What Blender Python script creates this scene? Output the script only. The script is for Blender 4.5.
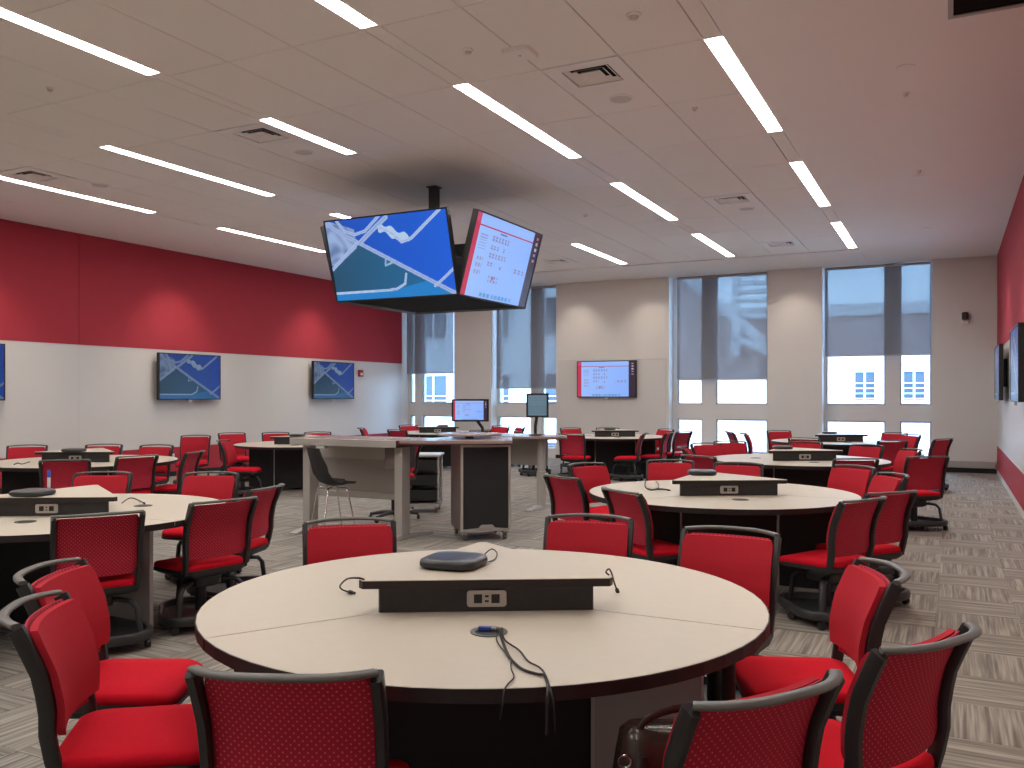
import bpy, bmesh, math, random
from math import sin, cos, pi, radians, atan2, hypot
from mathutils import Vector, Matrix

random.seed(7)
for o in list(bpy.data.objects):
    bpy.data.objects.remove(o, do_unlink=True)
scene = bpy.context.scene
COL = scene.collection

# ------------------------------------------------------------------ camera
CAM_H = 1.53
YAW = atan2(439.0, 865.0)
cam_data = bpy.data.cameras.new('camera')
cam = bpy.data.objects.new('camera', cam_data)
COL.objects.link(cam)
cam.location = (0, 0, CAM_H)
cam.rotation_euler = (pi / 2, 0, YAW)
cam_data.sensor_fit = 'HORIZONTAL'
cam_data.sensor_width = 36.0
cam_data.lens = 865.0 / 1024.0 * 36.0
cam_data.shift_y = 12.0 / 1024.0
cam_data.clip_start = 0.05
cam_data.clip_end = 300
scene.camera = cam

# ------------------------------------------------------------------ world, exposure
world = bpy.data.worlds.new('world')
scene.world = world
world.use_nodes = True
bg = world.node_tree.nodes['Background']
bg.inputs['Color'].default_value = (0.40, 0.66, 1.0, 1)
bg.inputs['Strength'].default_value = 15.0
vs = scene.view_settings
vs.view_transform = 'Standard'
vs.look = 'None'
vs.exposure = 0.0
vs.gamma = 1.0
vs.use_curve_mapping = False

STRIP = 28.5         # radiance of the ceiling strip lights
SPOT_W = 150.0        # watts of each recessed downlight
SCREEN = 1.0

# ------------------------------------------------------------------ materials
MATS = {}
def new_mat(name):
    m = bpy.data.materials.new(name)
    m.use_nodes = True
    MATS[name] = m
    return m, m.node_tree, m.node_tree.nodes, m.node_tree.links, m.node_tree.nodes['Principled BSDF']

def pbr(name, col, rough=0.5, metal=0.0, spec=0.5, var=0.0, vscale=8.0, bump=0.0, bscale=200.0, sheen=0.0):
    m, nt, N, L, P = new_mat(name)
    P.inputs['Base Color'].default_value = (*col, 1)
    P.inputs['Roughness'].default_value = rough
    P.inputs['Metallic'].default_value = metal
    P.inputs['Specular IOR Level'].default_value = spec
    tc = N.new('ShaderNodeTexCoord')
    if var > 0:
        n = N.new('ShaderNodeTexNoise')
        n.inputs['Scale'].default_value = vscale
        n.inputs['Detail'].default_value = 4
        L.new(tc.outputs['Object'], n.inputs['Vector'])
        r = N.new('ShaderNodeMix'); r.data_type = 'RGBA'
        r.inputs[6].default_value = (*[c * (1 - var) for c in col], 1)
        r.inputs[7].default_value = (*[min(1, c * (1 + var)) for c in col], 1)
        L.new(n.outputs['Fac'], r.inputs[0])
        L.new(r.outputs[2], P.inputs['Base Color'])
    if bump > 0:
        n2 = N.new('ShaderNodeTexNoise')
        n2.inputs['Scale'].default_value = bscale
        n2.inputs['Detail'].default_value = 2
        L.new(tc.outputs['Object'], n2.inputs['Vector'])
        b = N.new('ShaderNodeBump')
        b.inputs['Strength'].default_value = bump
        b.inputs['Distance'].default_value = 0.002
        L.new(n2.outputs['Fac'], b.inputs['Height'])
        L.new(b.outputs['Normal'], P.inputs['Normal'])
    if sheen > 0:
        P.inputs['Sheen Weight'].default_value = sheen
    return m

def emit(name, col, strength):
    m, nt, N, L, P = new_mat(name)
    P.inputs['Base Color'].default_value = (0.8, 0.8, 0.8, 1)
    P.inputs['Emission Color'].default_value = (*col, 1)
    P.inputs['Emission Strength'].default_value = strength
    return m

pbr('wall_paint', (0.74, 0.70, 0.665), 0.75, var=0.03, vscale=1.5)
pbr('gypsum', (0.90, 0.865, 0.83), 0.85, var=0.02, vscale=1.0)
pbr('ceiling_tile', (0.90, 0.86, 0.81), 0.9, var=0.04, vscale=60, bump=0.1, bscale=300)
pbr('grid_metal', (0.50, 0.47, 0.43), 0.6)
pbr('red_panel', (0.40, 0.028, 0.046), 0.85, var=0.06, vscale=3, bump=0.25, bscale=350)
pbr('whiteboard', (0.68, 0.65, 0.62), 0.35, var=0.02, vscale=0.8)
pbr('trim_light', (0.62, 0.60, 0.57), 0.5)
pbr('heater_grey', (0.42, 0.39, 0.37), 0.5)
pbr('base_black', (0.015, 0.014, 0.014), 0.6)
pbr('frame_grey', (0.45, 0.47, 0.50), 0.45, metal=0.3)
pbr('laminate', (0.66, 0.585, 0.475), 0.42, var=0.03, vscale=25)
pbr('edge_dark', (0.014, 0.008, 0.008), 0.5)
pbr('riser_charcoal', (0.030, 0.029, 0.031), 0.55, var=0.35, vscale=40)
pbr('black_plastic', (0.022, 0.022, 0.023), 0.42)
pbr('base_plastic', (0.040, 0.040, 0.043), 0.45)
pbr('rail_plastic', (0.135, 0.132, 0.122), 0.38)
pbr('black_panel', (0.018, 0.018, 0.020), 0.6)
pbr('grey_panel', (0.50, 0.475, 0.47), 0.6)
pbr('red_seat', (0.66, 0.008, 0.024), 0.9, spec=0.15, var=0.08, vscale=60, bump=0.2, bscale=500)
pbr('red_back', (0.50, 0.022, 0.038), 0.9, spec=0.2, var=0.06, vscale=60, bump=0.2, bscale=500)
pbr('steel', (0.55, 0.54, 0.52), 0.35, metal=0.8)
pbr('chrome', (0.75, 0.75, 0.75), 0.12, metal=1.0)
pbr('silver_paint', (0.50, 0.475, 0.44), 0.45, metal=0.2)
pbr('desk_grey', (0.40, 0.37, 0.34), 0.5, var=0.05, vscale=4)
pbr('desk_top', (0.40, 0.30, 0.27), 0.22, var=0.10, vscale=14)
pbr('desk_edge', (0.10, 0.028, 0.026), 0.4)
pbr('cabinet_side', (0.17, 0.125, 0.115), 0.45, var=0.1, vscale=20)
pbr('mesh_black', (0.020, 0.020, 0.022), 0.7, bump=0.5, bscale=900)
pbr('plate_silver', (0.55, 0.52, 0.48), 0.4, metal=0.3)
pbr('plate_white', (0.78, 0.76, 0.72), 0.5)
pbr('screen_bezel', (0.012, 0.012, 0.013), 0.35)
pbr('device_grey', (0.045, 0.050, 0.060), 0.30)
pbr('device_skirt', (0.025, 0.026, 0.028), 0.45)
pbr('cable_black', (0.006, 0.005, 0.005), 0.5)
pbr('blue_plug', (0.05, 0.09, 0.45), 0.4)
pbr('leather', (0.035, 0.020, 0.016), 0.22, var=0.4, vscale=12, bump=0.3, bscale=90)
pbr('marker_blue', (0.03, 0.10, 0.55), 0.4)
pbr('marker_white', (0.8, 0.8, 0.82), 0.4)
pbr('alarm_red', (0.35, 0.02, 0.02), 0.5)
pbr('vent_dark', (0.018, 0.017, 0.016), 0.9, spec=0.1)
pbr('vent_white', (0.88, 0.85, 0.81), 0.6)
pbr('speaker_grille', (0.66, 0.62, 0.58), 0.8)
pbr('ext_brick', (0.50, 0.34, 0.31), 0.9, var=0.1, vscale=2)
pbr('ext_white', (0.74, 0.72, 0.72), 0.9)
pbr('ext_glass', (0.055, 0.065, 0.085), 0.5, spec=0.2)
pbr('ext_ground', (0.6, 0.6, 0.6), 0.9)
emit('light_lens', (1.0, 0.985, 0.935), STRIP)
emit('spot_lens', (1.0, 0.92, 0.82), 6.0)

def mesh_dots():
    """woven red chair back: rows of pin holes through the shell"""
    m, nt, N, L, P = new_mat('red_mesh')
    P.inputs['Roughness'].default_value = 0.7
    P.inputs['Specular IOR Level'].default_value = 0.25
    tc = N.new('ShaderNodeTexCoord')
    mp = N.new('ShaderNodeMapping')
    mp.inputs['Rotation'].default_value = (0, 0, radians(45))
    mp.inputs['Scale'].default_value = (42, 42, 1)
    L.new(tc.outputs['UV'], mp.inputs['Vector'])
    fr = N.new('ShaderNodeVectorMath'); fr.operation = 'FRACTION'
    L.new(mp.outputs['Vector'], fr.inputs[0])
    sb = N.new('ShaderNodeVectorMath'); sb.operation = 'SUBTRACT'
    sb.inputs[1].default_value = (0.5, 0.5, 0)
    L.new(fr.outputs[0], sb.inputs[0])
    ln = N.new('ShaderNodeVectorMath'); ln.operation = 'LENGTH'
    L.new(sb.outputs[0], ln.inputs[0])
    lt = N.new('ShaderNodeMath'); lt.operation = 'LESS_THAN'; lt.inputs[1].default_value = 0.17
    L.new(ln.outputs['Value'], lt.inputs[0])
    mx = N.new('ShaderNodeMix'); mx.data_type = 'RGBA'
    mx.inputs[6].default_value = (0.45, 0.014, 0.042, 1)
    mx.inputs[7].default_value = (0.66, 0.14, 0.15, 1)
    L.new(lt.outputs[0], mx.inputs[0])
    L.new(mx.outputs[2], P.inputs['Base Color'])
mesh_dots()

def carpet_mat():
    m, nt, N, L, P = new_mat('carpet')
    P.inputs['Roughness'].default_value = 0.8
    P.inputs['Specular IOR Level'].default_value = 0.35
    P.inputs['Sheen Weight'].default_value = 0.12
    P.inputs['Sheen Roughness'].default_value = 0.5
    tc = N.new('ShaderNodeTexCoord')
    oi = N.new('ShaderNodeObjectInfo')
    off = N.new('ShaderNodeMath'); off.operation = 'MULTIPLY'; off.inputs[1].default_value = 37.0
    L.new(oi.outputs['Random'], off.inputs[0])
    cx = N.new('ShaderNodeCombineXYZ')
    L.new(off.outputs[0], cx.inputs['Z'])
    add = N.new('ShaderNodeVectorMath'); add.operation = 'ADD'
    L.new(tc.outputs['UV'], add.inputs[0]); L.new(cx.outputs[0], add.inputs[1])
    def nz(sx, sy, detail):
        mp = N.new('ShaderNodeMapping'); mp.inputs['Scale'].default_value = (sx, sy, 1)
        L.new(add.outputs[0], mp.inputs['Vector'])
        n = N.new('ShaderNodeTexNoise'); n.inputs['Scale'].default_value = 1.0
        n.inputs['Detail'].default_value = detail
        L.new(mp.outputs[0], n.inputs['Vector'])
        return n.outputs['Fac']
    a = nz(1.1, 34.0, 2)
    b = nz(2.6, 80.0, 1)
    mixv = N.new('ShaderNodeMath'); mixv.operation = 'MULTIPLY_ADD'
    L.new(b, mixv.inputs[0]); mixv.inputs[1].default_value = 0.45
    h = N.new('ShaderNodeMath'); h.operation = 'MULTIPLY'; h.inputs[1].default_value = 0.7
    L.new(a, h.inputs[0]); L.new(h.outputs[0], mixv.inputs[2])
    cr = N.new('ShaderNodeValToRGB')
    cr.color_ramp.elements[0].position = 0.40; cr.color_ramp.elements[0].color = (0.140, 0.122, 0.102, 1)
    cr.color_ramp.elements[1].position = 0.72; cr.color_ramp.elements[1].color = (0.43, 0.39, 0.335, 1)
    e = cr.color_ramp.elements.new(0.55); e.color = (0.25, 0.221, 0.188, 1)
    L.new(mixv.outputs[0], cr.inputs['Fac'])
    L.new(cr.outputs['Color'], P.inputs['Base Color'])
    bp = N.new('ShaderNodeBump'); bp.inputs['Strength'].default_value = 0.3; bp.inputs['Distance'].default_value = 0.003
    L.new(mixv.outputs[0], bp.inputs['Height']); L.new(bp.outputs['Normal'], P.inputs['Normal'])
carpet_mat()

def glass_mat():
    m, nt, N, L, P = new_mat('window_glass')
    N.remove(P)
    out = N['Material Output']
    t = N.new('ShaderNodeBsdfTransparent'); t.inputs['Color'].default_value = (0.90, 0.95, 0.97, 1)
    g = N.new('ShaderNodeBsdfGlossy'); g.inputs['Roughness'].default_value = 0.02
    fr = N.new('ShaderNodeFresnel'); fr.inputs['IOR'].default_value = 1.3
    mx = N.new('ShaderNodeMixShader')
    L.new(fr.outputs[0], mx.inputs[0]); L.new(t.outputs[0], mx.inputs[1]); L.new(g.outputs[0], mx.inputs[2])
    L.new(mx.outputs[0], out.inputs['Surface'])
glass_mat()

def blind_mat():
    m, nt, N, L, P = new_mat('blind_fabric')
    N.remove(P)
    out = N['Material Output']
    t = N.new('ShaderNodeBsdfTransparent'); t.inputs['Color'].default_value = (1, 1, 1, 1)
    d = N.new('ShaderNodeBsdfDiffuse'); d.inputs['Color'].default_value = (0.33, 0.325, 0.355, 1)
    tl = N.new('ShaderNodeBsdfTranslucent'); tl.inputs['Color'].default_value = (0.20, 0.20, 0.21, 1)
    a = N.new('ShaderNodeMixShader'); a.inputs[0].default_value = 0.22
    L.new(d.outputs[0], a.inputs[1]); L.new(tl.outputs[0], a.inputs[2])
    b = N.new('ShaderNodeMixShader'); b.inputs[0].default_value = 0.22
    L.new(a.outputs[0], b.inputs[1]); L.new(t.outputs[0], b.inputs[2])
    L.new(b.outputs[0], out.inputs['Surface'])
blind_mat()

def screen_mat():
    m, nt, N, L, P = new_mat('screen_picture')
    P.inputs['Base Color'].default_value = (0.01, 0.01, 0.012, 1)
    P.inputs['Roughness'].default_value = 0.25
    at = N.new('ShaderNodeAttribute'); at.attribute_name = 'picture'
    L.new(at.outputs['Color'], P.inputs['Emission Color'])
    P.inputs['Emission Strength'].default_value = SCREEN
screen_mat()

# ------------------------------------------------------------------ mesh builder
class MB:
    def __init__(s):
        s.v = []; s.f = []; s.uv = None
    def add(s, verts, faces):
        b = len(s.v); s.v += [tuple(p) for p in verts]; s.f += [tuple(i + b for i in f) for f in faces]
        return s
    def box(s, x0, x1, y0, y1, z0, z1):
        return s.add([(x0,y0,z0),(x1,y0,z0),(x1,y1,z0),(x0,y1,z0),(x0,y0,z1),(x1,y0,z1),(x1,y1,z1),(x0,y1,z1)],
                     [(0,3,2,1),(4,5,6,7),(0,1,5,4),(1,2,6,5),(2,3,7,6),(3,0,4,7)])
    def cbox(s, c, d, rz=0):
        """centre box rotated about z"""
        hx, hy, hz = d[0]/2, d[1]/2, d[2]/2
        pts = []
        for z in (-hz, hz):
            for x, y in ((-hx,-hy),(hx,-hy),(hx,hy),(-hx,hy)):
                pts.append((c[0]+x*cos(rz)-y*sin(rz), c[1]+x*sin(rz)+y*cos(rz), c[2]+z))
        return s.add(pts, [(0,3,2,1),(4,5,6,7),(0,1,5,4),(1,2,6,5),(2,3,7,6),(3,0,4,7)])
    def rings(s, rings, cap0=True, cap1=True):
        n = len(rings[0]); pts = [p for r in rings for p in r]; fs = []
        for i in range(len(rings)-1):
            for j in range(n):
                k = (j+1) % n
                fs.append((i*n+j, i*n+k, (i+1)*n+k, (i+1)*n+j))
        if cap0: fs.append(tuple(range(n-1, -1, -1)))
        if cap1: fs.append(tuple((len(rings)-1)*n + j for j in range(n)))
        return s.add(pts, fs)
    def prism(s, poly, z0, z1):
        return s.rings([[(x,y,z0) for x,y in poly], [(x,y,z1) for x,y in poly]])
    def loft(s, poly, levels, c=(0,0)):
        """levels: (scale, z) or (inset-scale, z)"""
        return s.rings([[(c[0]+(x-c[0])*k, c[1]+(y-c[1])*k, z) for x,y in poly] for k,z in levels])
    def tube(s, pts, r, seg=8, r2=None, cap=True):
        pts = [Vector(p) for p in pts]; rings = []
        up = Vector((0,0,1)); n0 = None
        for i, p in enumerate(pts):
            t = (pts[min(i+1,len(pts)-1)] - pts[max(i-1,0)]).normalized()
            if n0 is None:
                a = up if abs(t.z) < 0.9 else Vector((1,0,0))
                n0 = (a - t*a.dot(t)).normalized()
            else:
                n0 = (n0 - t*n0.dot(t)).normalized()
            b = t.cross(n0)
            rr = r[i] if isinstance(r, (list,tuple)) else r
            rb = (r2[i] if isinstance(r2,(list,tuple)) else r2) if r2 is not None else rr
            rings.append([p + n0*cos(2*pi*k/seg)*rr + b*sin(2*pi*k/seg)*rb for k in range(seg)])
        return s.rings(rings, cap, cap)
    def lathe(s, prof, seg=16, c=(0,0,0), axis='z'):
        rings = []
        for r, h in prof:
            ring = []
            for k in range(seg):
                a = 2*pi*k/seg
                if axis == 'z': ring.append((c[0]+r*cos(a), c[1]+r*sin(a), c[2]+h))
                elif axis == 'x': ring.append((c[0]+h, c[1]+r*cos(a), c[2]+r*sin(a)))
                else: ring.append((c[0]+r*sin(a), c[1]+h, c[2]+r*cos(a)))
            rings.append(ring)
        return s.rings(rings)
    def mesh(s, name, mat, smooth=None, bevel=0.0):
        me = bpy.data.meshes.new(name)
        me.from_pydata(s.v, [], s.f)
        if bevel > 0:
            bm = bmesh.new(); bm.from_mesh(me)
            bmesh.ops.bevel(bm, geom=list(bm.edges), offset=bevel, segments=2, affect='EDGES', profile=0.5)
            bm.to_mesh(me); bm.free()
        me.materials.append(MATS[mat])
        if smooth is not None:
            for p in me.polygons: p.use_smooth = True
            me.set_sharp_from_angle(angle=radians(smooth))
        me.update()
        return me
    def obj(s, name, mat, parent=None, smooth=None, bevel=0.0):
        return link(name, s.mesh(name, mat, smooth, bevel), parent)

def link(name, data, parent=None, loc=None, rz=None):
    o = bpy.data.objects.new(name, data)
    COL.objects.link(o)
    if parent is not None: o.parent = parent
    if loc is not None: o.location = loc
    if rz is not None: o.rotation_euler = (0, 0, rz)
    return o

def tag(o, label, cat, group=None):
    o['label'] = label; o['category'] = cat
    if group: o['group'] = group
    return o

def thing(name, label, cat, loc=(0,0,0), rz=0.0, group=None):
    return tag(link(name, None, None, loc, rz), label, cat, group)

def struct(o):
    o['kind'] = 'structure'
    return o

def copy_tree(o, parent=None):
    c = o.copy(); COL.objects.link(c); c.parent = parent
    for ch in o.children: copy_tree(ch, c)
    return c

def rrect(w, d, r, n=5, c=(0,0)):
    pts = []
    for (sx, sy, a0) in ((1,1,0),(-1,1,90),(-1,-1,180),(1,-1,270)):
        for k in range(n+1):
            a = radians(a0 + 90*k/n)
            pts.append((c[0]+sx*(w/2-r)+r*cos(a), c[1]+sy*(d/2-r)+r*sin(a)))
    return pts

def rotp(poly, a, c=(0,0)):
    return [(c[0]+x*cos(a)-y*sin(a), c[1]+x*sin(a)+y*cos(a)) for x,y in poly]

def circle(r, n=32, c=(0,0)):
    return [(c[0]+r*cos(2*pi*k/n), c[1]+r*sin(2*pi*k/n)) for k in range(n)]

# ------------------------------------------------------------------ room shell
XR, XL, YB, YF, ZC = 0.83, -13.25, 19.5, -2.64, 4.30
GL = 19.93                       # glazing plane
PITCH = 1.33

# floor slab + carpet tiles
floor = struct(MB().box(XL-0.3, XR+0.3, YF-0.3, GL+0.2, -0.2, -0.008).obj('floor', 'ext_ground'))
TS = 0.5
def carpet_mesh():
    g = 0.0012; h = TS/2 - g; c = 0.004
    mb = MB()
    mb.rings([[(-h,-h,-0.008),(h,-h,-0.008),(h,h,-0.008),(-h,h,-0.008)],
              [(-h,-h,-0.002),(h,-h,-0.002),(h,h,-0.002),(-h,h,-0.002)],
              [(-h+c,-h+c,0),(h-c,-h+c,0),(h-c,h-c,0),(-h+c,h-c,0)]])
    me = mb.mesh('carpet_tile', 'carpet')
    uv = me.uv_layers.new(name='UVMap')
    for lp in me.loops:
        p = me.vertices[lp.vertex_index].co
        uv.data[lp.index].uv = (p.x+TS/2, p.y+TS/2)
    return me
carpet = carpet_mesh()
def project(p):
    x = p[0]*cos(YAW)+p[1]*sin(YAW); z = -p[0]*sin(YAW)+p[1]*cos(YAW)
    if z < 0.3: return None
    return 512+865*x/z, 396-865*(p[2]-CAM_H)/z, z
cells = []
nx = int((XR-XL)/TS)+2; ny = int((GL-YF)/TS)+1
for i in range(nx):
    for j in range(ny):
        x = XR - 0.17 - i*TS; y = YF + TS/2 + j*TS
        if y > YB - 0.1: continue
        q = project((x, y, 0))
        vis = q and -40 < q[0] < 1064 and q[1] < 800
        cells.append((0 if vis else 1, q[2] if q else 99, i, j, x, y))
cells.sort()
for vis, d, i, j, x, y in cells[:300]:
    link('carpet_tile', carpet, floor, (x, y, 0), (pi/2 if (i+j) % 2 else 0) + (pi if random.random() < 0.5 else 0))
mb = MB(); uvs = []
for vis, d, i, j, x, y in cells[300:]:
    h = TS/2 - 0.001
    mb.add([(x-h,y-h,0),(x+h,y-h,0),(x+h,y+h,0),(x-h,y+h,0)], [(0,1,2,3)])
    ox, oy = random.uniform(0,50), random.uniform(0,50)
    q = [(0,0),(TS,0),(TS,TS),(0,TS)]
    if (i+j) % 2: q = [(b,a) for a,b in q]
    uvs += [(ox+a, oy+b) for a,b in q]
me = mb.mesh('carpet_field', 'carpet')
uv = me.uv_layers.new(name='UVMap')
for k, c in enumerate(uvs): uv.data[k].uv = c
o = link('carpet_field', me, floor); o['kind'] = 'stuff'

# ceiling: slab, gypsum borders, tiles
LXC = [-1.64, -3.895, -6.12, -8.385, -10.76]       # light columns
LW = 0.15
ceil_mb = MB()
ceil_mb.box(XL-0.3, XR+0.3, YF-0.3, GL+0.4, ZC+0.045, ZC+0.25)
ceil_mb.box(LXC[0]+LW/2+0.006, XR+0.02, YF-0.02, GL+0.2, ZC, ZC+0.045)
ceil_mb.box(XL-0.02, LXC[4]-LW/2-0.006, YF-0.02, GL+0.2, ZC, ZC+0.045)
ceil_mb.box(LXC[4]-LW/2-0.006, LXC[0]+LW/2+0.006, 17.50, GL+0.2, ZC-0.012, ZC+0.045)
ceiling = struct(ceil_mb.obj('ceiling', 'gypsum'))
ROWS = [17.31 - PITCH*k for k in range(16)]         # y lines, far to near
tile_cache = {}
def tile_mesh(w, d):
    key = (round(w,3), round(d,3))
    if key not in tile_cache:
        a, b = w/2-0.004, d/2-0.004; c = 0.003
        mb = MB().rings([[(-a+c,-b+c,0),(-a+c,b-c,0),(a-c,b-c,0),(a-c,-b+c,0)],
                         [(-a,-b,0.005),(-a,b,0.005),(a,b,0.005),(a,-b,0.005)],
                         [(-a,-b,0.035),(-a,b,0.035),(a,b,0.035),(a,-b,0.035)]])
        tile_cache[key] = mb.mesh('ceiling_tile', 'ceiling_tile')
    return tile_cache[key]
TZ = ZC + 0.004
def ceil_tile(x0, x1, y0, y1):
    link('ceiling_tile', tile_mesh(x1-x0, y1-y0), ceiling, ((x0+x1)/2, (y0+y1)/2, TZ))
LSHIFT = {0: 0.0, 1: -0.02, 2: -0.08, 3: -0.16, 4: -0.12}
LSEG = [(-1.31,1.35),(2.67,5.33),(6.67,9.33),(10.66,13.32),(14.65,17.31)]
LIGHTS = {c: [(a+LSHIFT[c], (8.08 if c == 2 and k == 2 else b)+LSHIFT[c], k) for k, (a, b) in enumerate(LSEG) if not (c == 2 and k == 3)] for c in range(5)}
LROW = {0: 'row nearest the right wall', 1: 'second row from the right wall', 2: 'middle row over the screen cluster',
        3: 'second row from the left wall', 4: 'row nearest the left wall'}
LORD = ['behind the camera', 'nearest the camera', 'second from the camera', 'third from the camera', 'farthest, by the windows']
diff_cells = []
for c in range(4):
    xa, xb = LXC[c+1]+LW/2, LXC[c]-LW/2
    w = (xb-xa)/3
    for k in range(3):
        x0, x1 = xa+k*w, xa+(k+1)*w
        for r in range(15):
            y1, y0 = ROWS[r], ROWS[r+1]
            hit = None
            for (cx, cy) in ((-2.75,6.95),(-2.75,12.25),(-2.75,16.3),(-6.57,6.95),(-10.0,6.95),(-7.1,16.3)):
                if x0 < cx < x1 and y0 < cy < y1: hit = (cx, cy)
            if hit:
                ym = (y0+y1)/2
                diff_cells.append((x0, x1, y0, ym))
                ceil_tile(x0, x1, ym, y1)
            else:
                ceil_tile(x0, x1, y0, y1)
for c in range(5):
    x0, x1 = LXC[c]-LW/2, LXC[c]+LW/2
    ends = [YF] + [e for s in LIGHTS[c] for e in s[:2]] + [17.40]
    for a, b in zip(ends[0::2], ends[1::2]):
        y = a
        while b - y > 0.05:
            e = min(y+PITCH, b)
            if b - e < 0.2: e = b
            ceil_tile(x0, x1, y, e); y = e
for c in range(4):
    ceil_tile(LXC[c+1]+LW/2, LXC[c]-LW/2, 17.31, 17.49)

# strip lights
for c in range(5):
    for (y0, y1, li) in LIGHTS[c]:
        if li == 0 and c > 2: continue
        x = LXC[c]
        t = thing('strip_light', 'white ceiling strip light, %s, %s' % (LROW[c], LORD[li]), 'ceiling light', (x, (y0+y1)/2, ZC), 0, 'ceiling strip lights')
        h = (y1-y0)/2
        MB().box(-LW/2+0.004, LW/2-0.004, -h+0.006, h-0.006, 0.004, 0.02).obj('diffuser', 'light_lens', t)
        fr = MB()
        fr.box(-LW/2, -LW/2+0.003, -h, h, 0, 0.03).box(LW/2-0.003, LW/2, -h, h, 0, 0.03)
        fr.box(-LW/2+0.003, LW/2-0.003, -h, -h+0.005, 0, 0.03).box(-LW/2+0.003, LW/2-0.003, h-0.005, h, 0, 0.03)
        fr.obj('frame', 'vent_white', t)

# ---------------------------------------------------------------- walls
RED_LO, RED_HI = 0.56, 2.39
def side_wall(name, x, sgn, seams, groups):
    """sgn: direction from the wall into the room"""
    w = struct(MB().box(min(x, x-sgn*0.25), max(x, x-sgn*0.25), YF-0.25, GL+0.3, -0.1, ZC+0.2).obj(name, 'wall_paint'))
    t = 0.02
    xa, xb = sorted((x, x+sgn*t))
    for a, b in zip(seams[:-1], seams[1:]):
        MB().box(xa, xb, a+0.004, b-0.004, RED_HI+0.012, ZC-0.002).obj('acoustic_panel', 'red_panel', w, bevel=0.003)
    ws = seams if len(seams) > 3 else [YF, 3, 9, 14, YB]
    xa2, xb2 = sorted((x, x+sgn*0.014))
    for a, b in zip(groups[:-1], groups[1:]):
        MB().box(xa2, xb2, a+0.0006, b-0.0006, RED_LO+0.006, RED_HI-0.006).obj('whiteboard_panel', 'whiteboard', w, bevel=0.0008)
        MB().box(xa, xb, a+0.003, b-0.003, 0.09, RED_LO-0.006).obj('wainscot_panel', 'red_panel', w, bevel=0.003)
    xa3, xb3 = sorted((x, x+sgn*0.024))
    MB().box(xa3, xb3, YF, YB, RED_HI-0.006, RED_HI+0.012).obj('trim_strip', 'trim_light', w)
    MB().box(xa3, xb3, YF, YB, RED_LO-0.006, RED_LO+0.006).obj('trim_strip', 'trim_light', w)
    return w
side_wall('wall_left', XL, 1, [YF, 3.3, 9.79, YB], [YF, 3.3, 9.79, YB])
side_wall('wall_right', XR, -1, [YF, 3.3, 9.79, YB], [YF, 3.3, 9.79, 14.6, YB])
struct(MB().box(XR-0.026, XR, YF, YB, 0, 0.09).obj('baseboard_right', 'trim_light'))
struct(MB().box(XL, XL+0.026, YF, YB, 0, 0.09).obj('baseboard_left', 'base_black'))
struct(MB().box(XL-0.25, XR+0.25, YF-0.25, YF, -0.1, ZC+0.2).obj('wall_front', 'wall_paint'))

WIN = [  # x0, x1 opening ; panes ; blind bottom ; blind x-range
    (-13.25, -11.60, [(-13.20,-13.03),(-12.80,-11.68)], 2.15, (-13.2,-11.72)),
    (-10.50, -8.68, [(-10.47,-9.52),(-9.22,-8.75)], 1.74, (-10.44,-8.72)),
    (-5.82, -3.60, [(-5.72,-5.13),(-4.82,-3.66)], 1.92, (-5.68,-3.62)),
    (-2.46, -0.34, [(-2.42,-1.23),(-0.955,-0.36)], 2.40, (-2.42,-0.37)),
]
bw = MB()
edges = [XL-0.25] + [e for w in WIN for e in w[:2]] + [XR+0.25]
edges[0] = XL-0.25
for a, b in zip(edges[0::2], edges[1::2]):
    if b > a+0.01 and a > XL-0.1: bw.box(a, b, YB, GL+0.25, -0.1, ZC+0.2)
for w in WIN:
    bw.box(w[0], w[1], YB, GL+0.25, -0.1, 0.24)
wall_back = struct(bw.obj('wall_back', 'wall_paint'))
# writing-wall panel between windows 2 and 3
MB().box(-8.62, -5.88, YB-0.014, YB, 0.10, 2.37).obj('whiteboard_panel', 'whiteboard', wall_back, bevel=0.002)
MB().box(-8.62, -5.88, YB-0.020, YB, 2.375, 2.40).obj('trim_strip', 'trim_light', wall_back)
# baseboard heater and black base along the back wall
hb = MB()
for a, b in ((-11.6,-10.5),(-8.68,-5.82),(-3.6,-2.46),(-0.34,XR-0.03)):
    hb.box(a, b, YB-0.03, YB, 0, 0.085)
struct(hb.obj('baseboard_back', 'base_black'))
for n, (a, b) in enumerate(((-0.34, XR-0.05), (-3.55,-2.5))):
    t = thing('baseboard_heater', ['low grey baseboard heater on the back wall, in the right corner', 'low grey baseboard heater on the back wall between the two right windows'][n], 'heater', ((a+b)/2, YB-0.05, 0.0), 0, 'baseboard heaters')
    w = (b-a)/2
    MB().box(-w, w, -0.03, 0.05, 0.10, 0.235).obj('cover', 'heater_grey', t, bevel=0.008)
    MB().box(-w+0.01, w-0.01, -0.022, 0.02, 0.088, 0.10).obj('slot', 'base_black', t)

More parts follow.
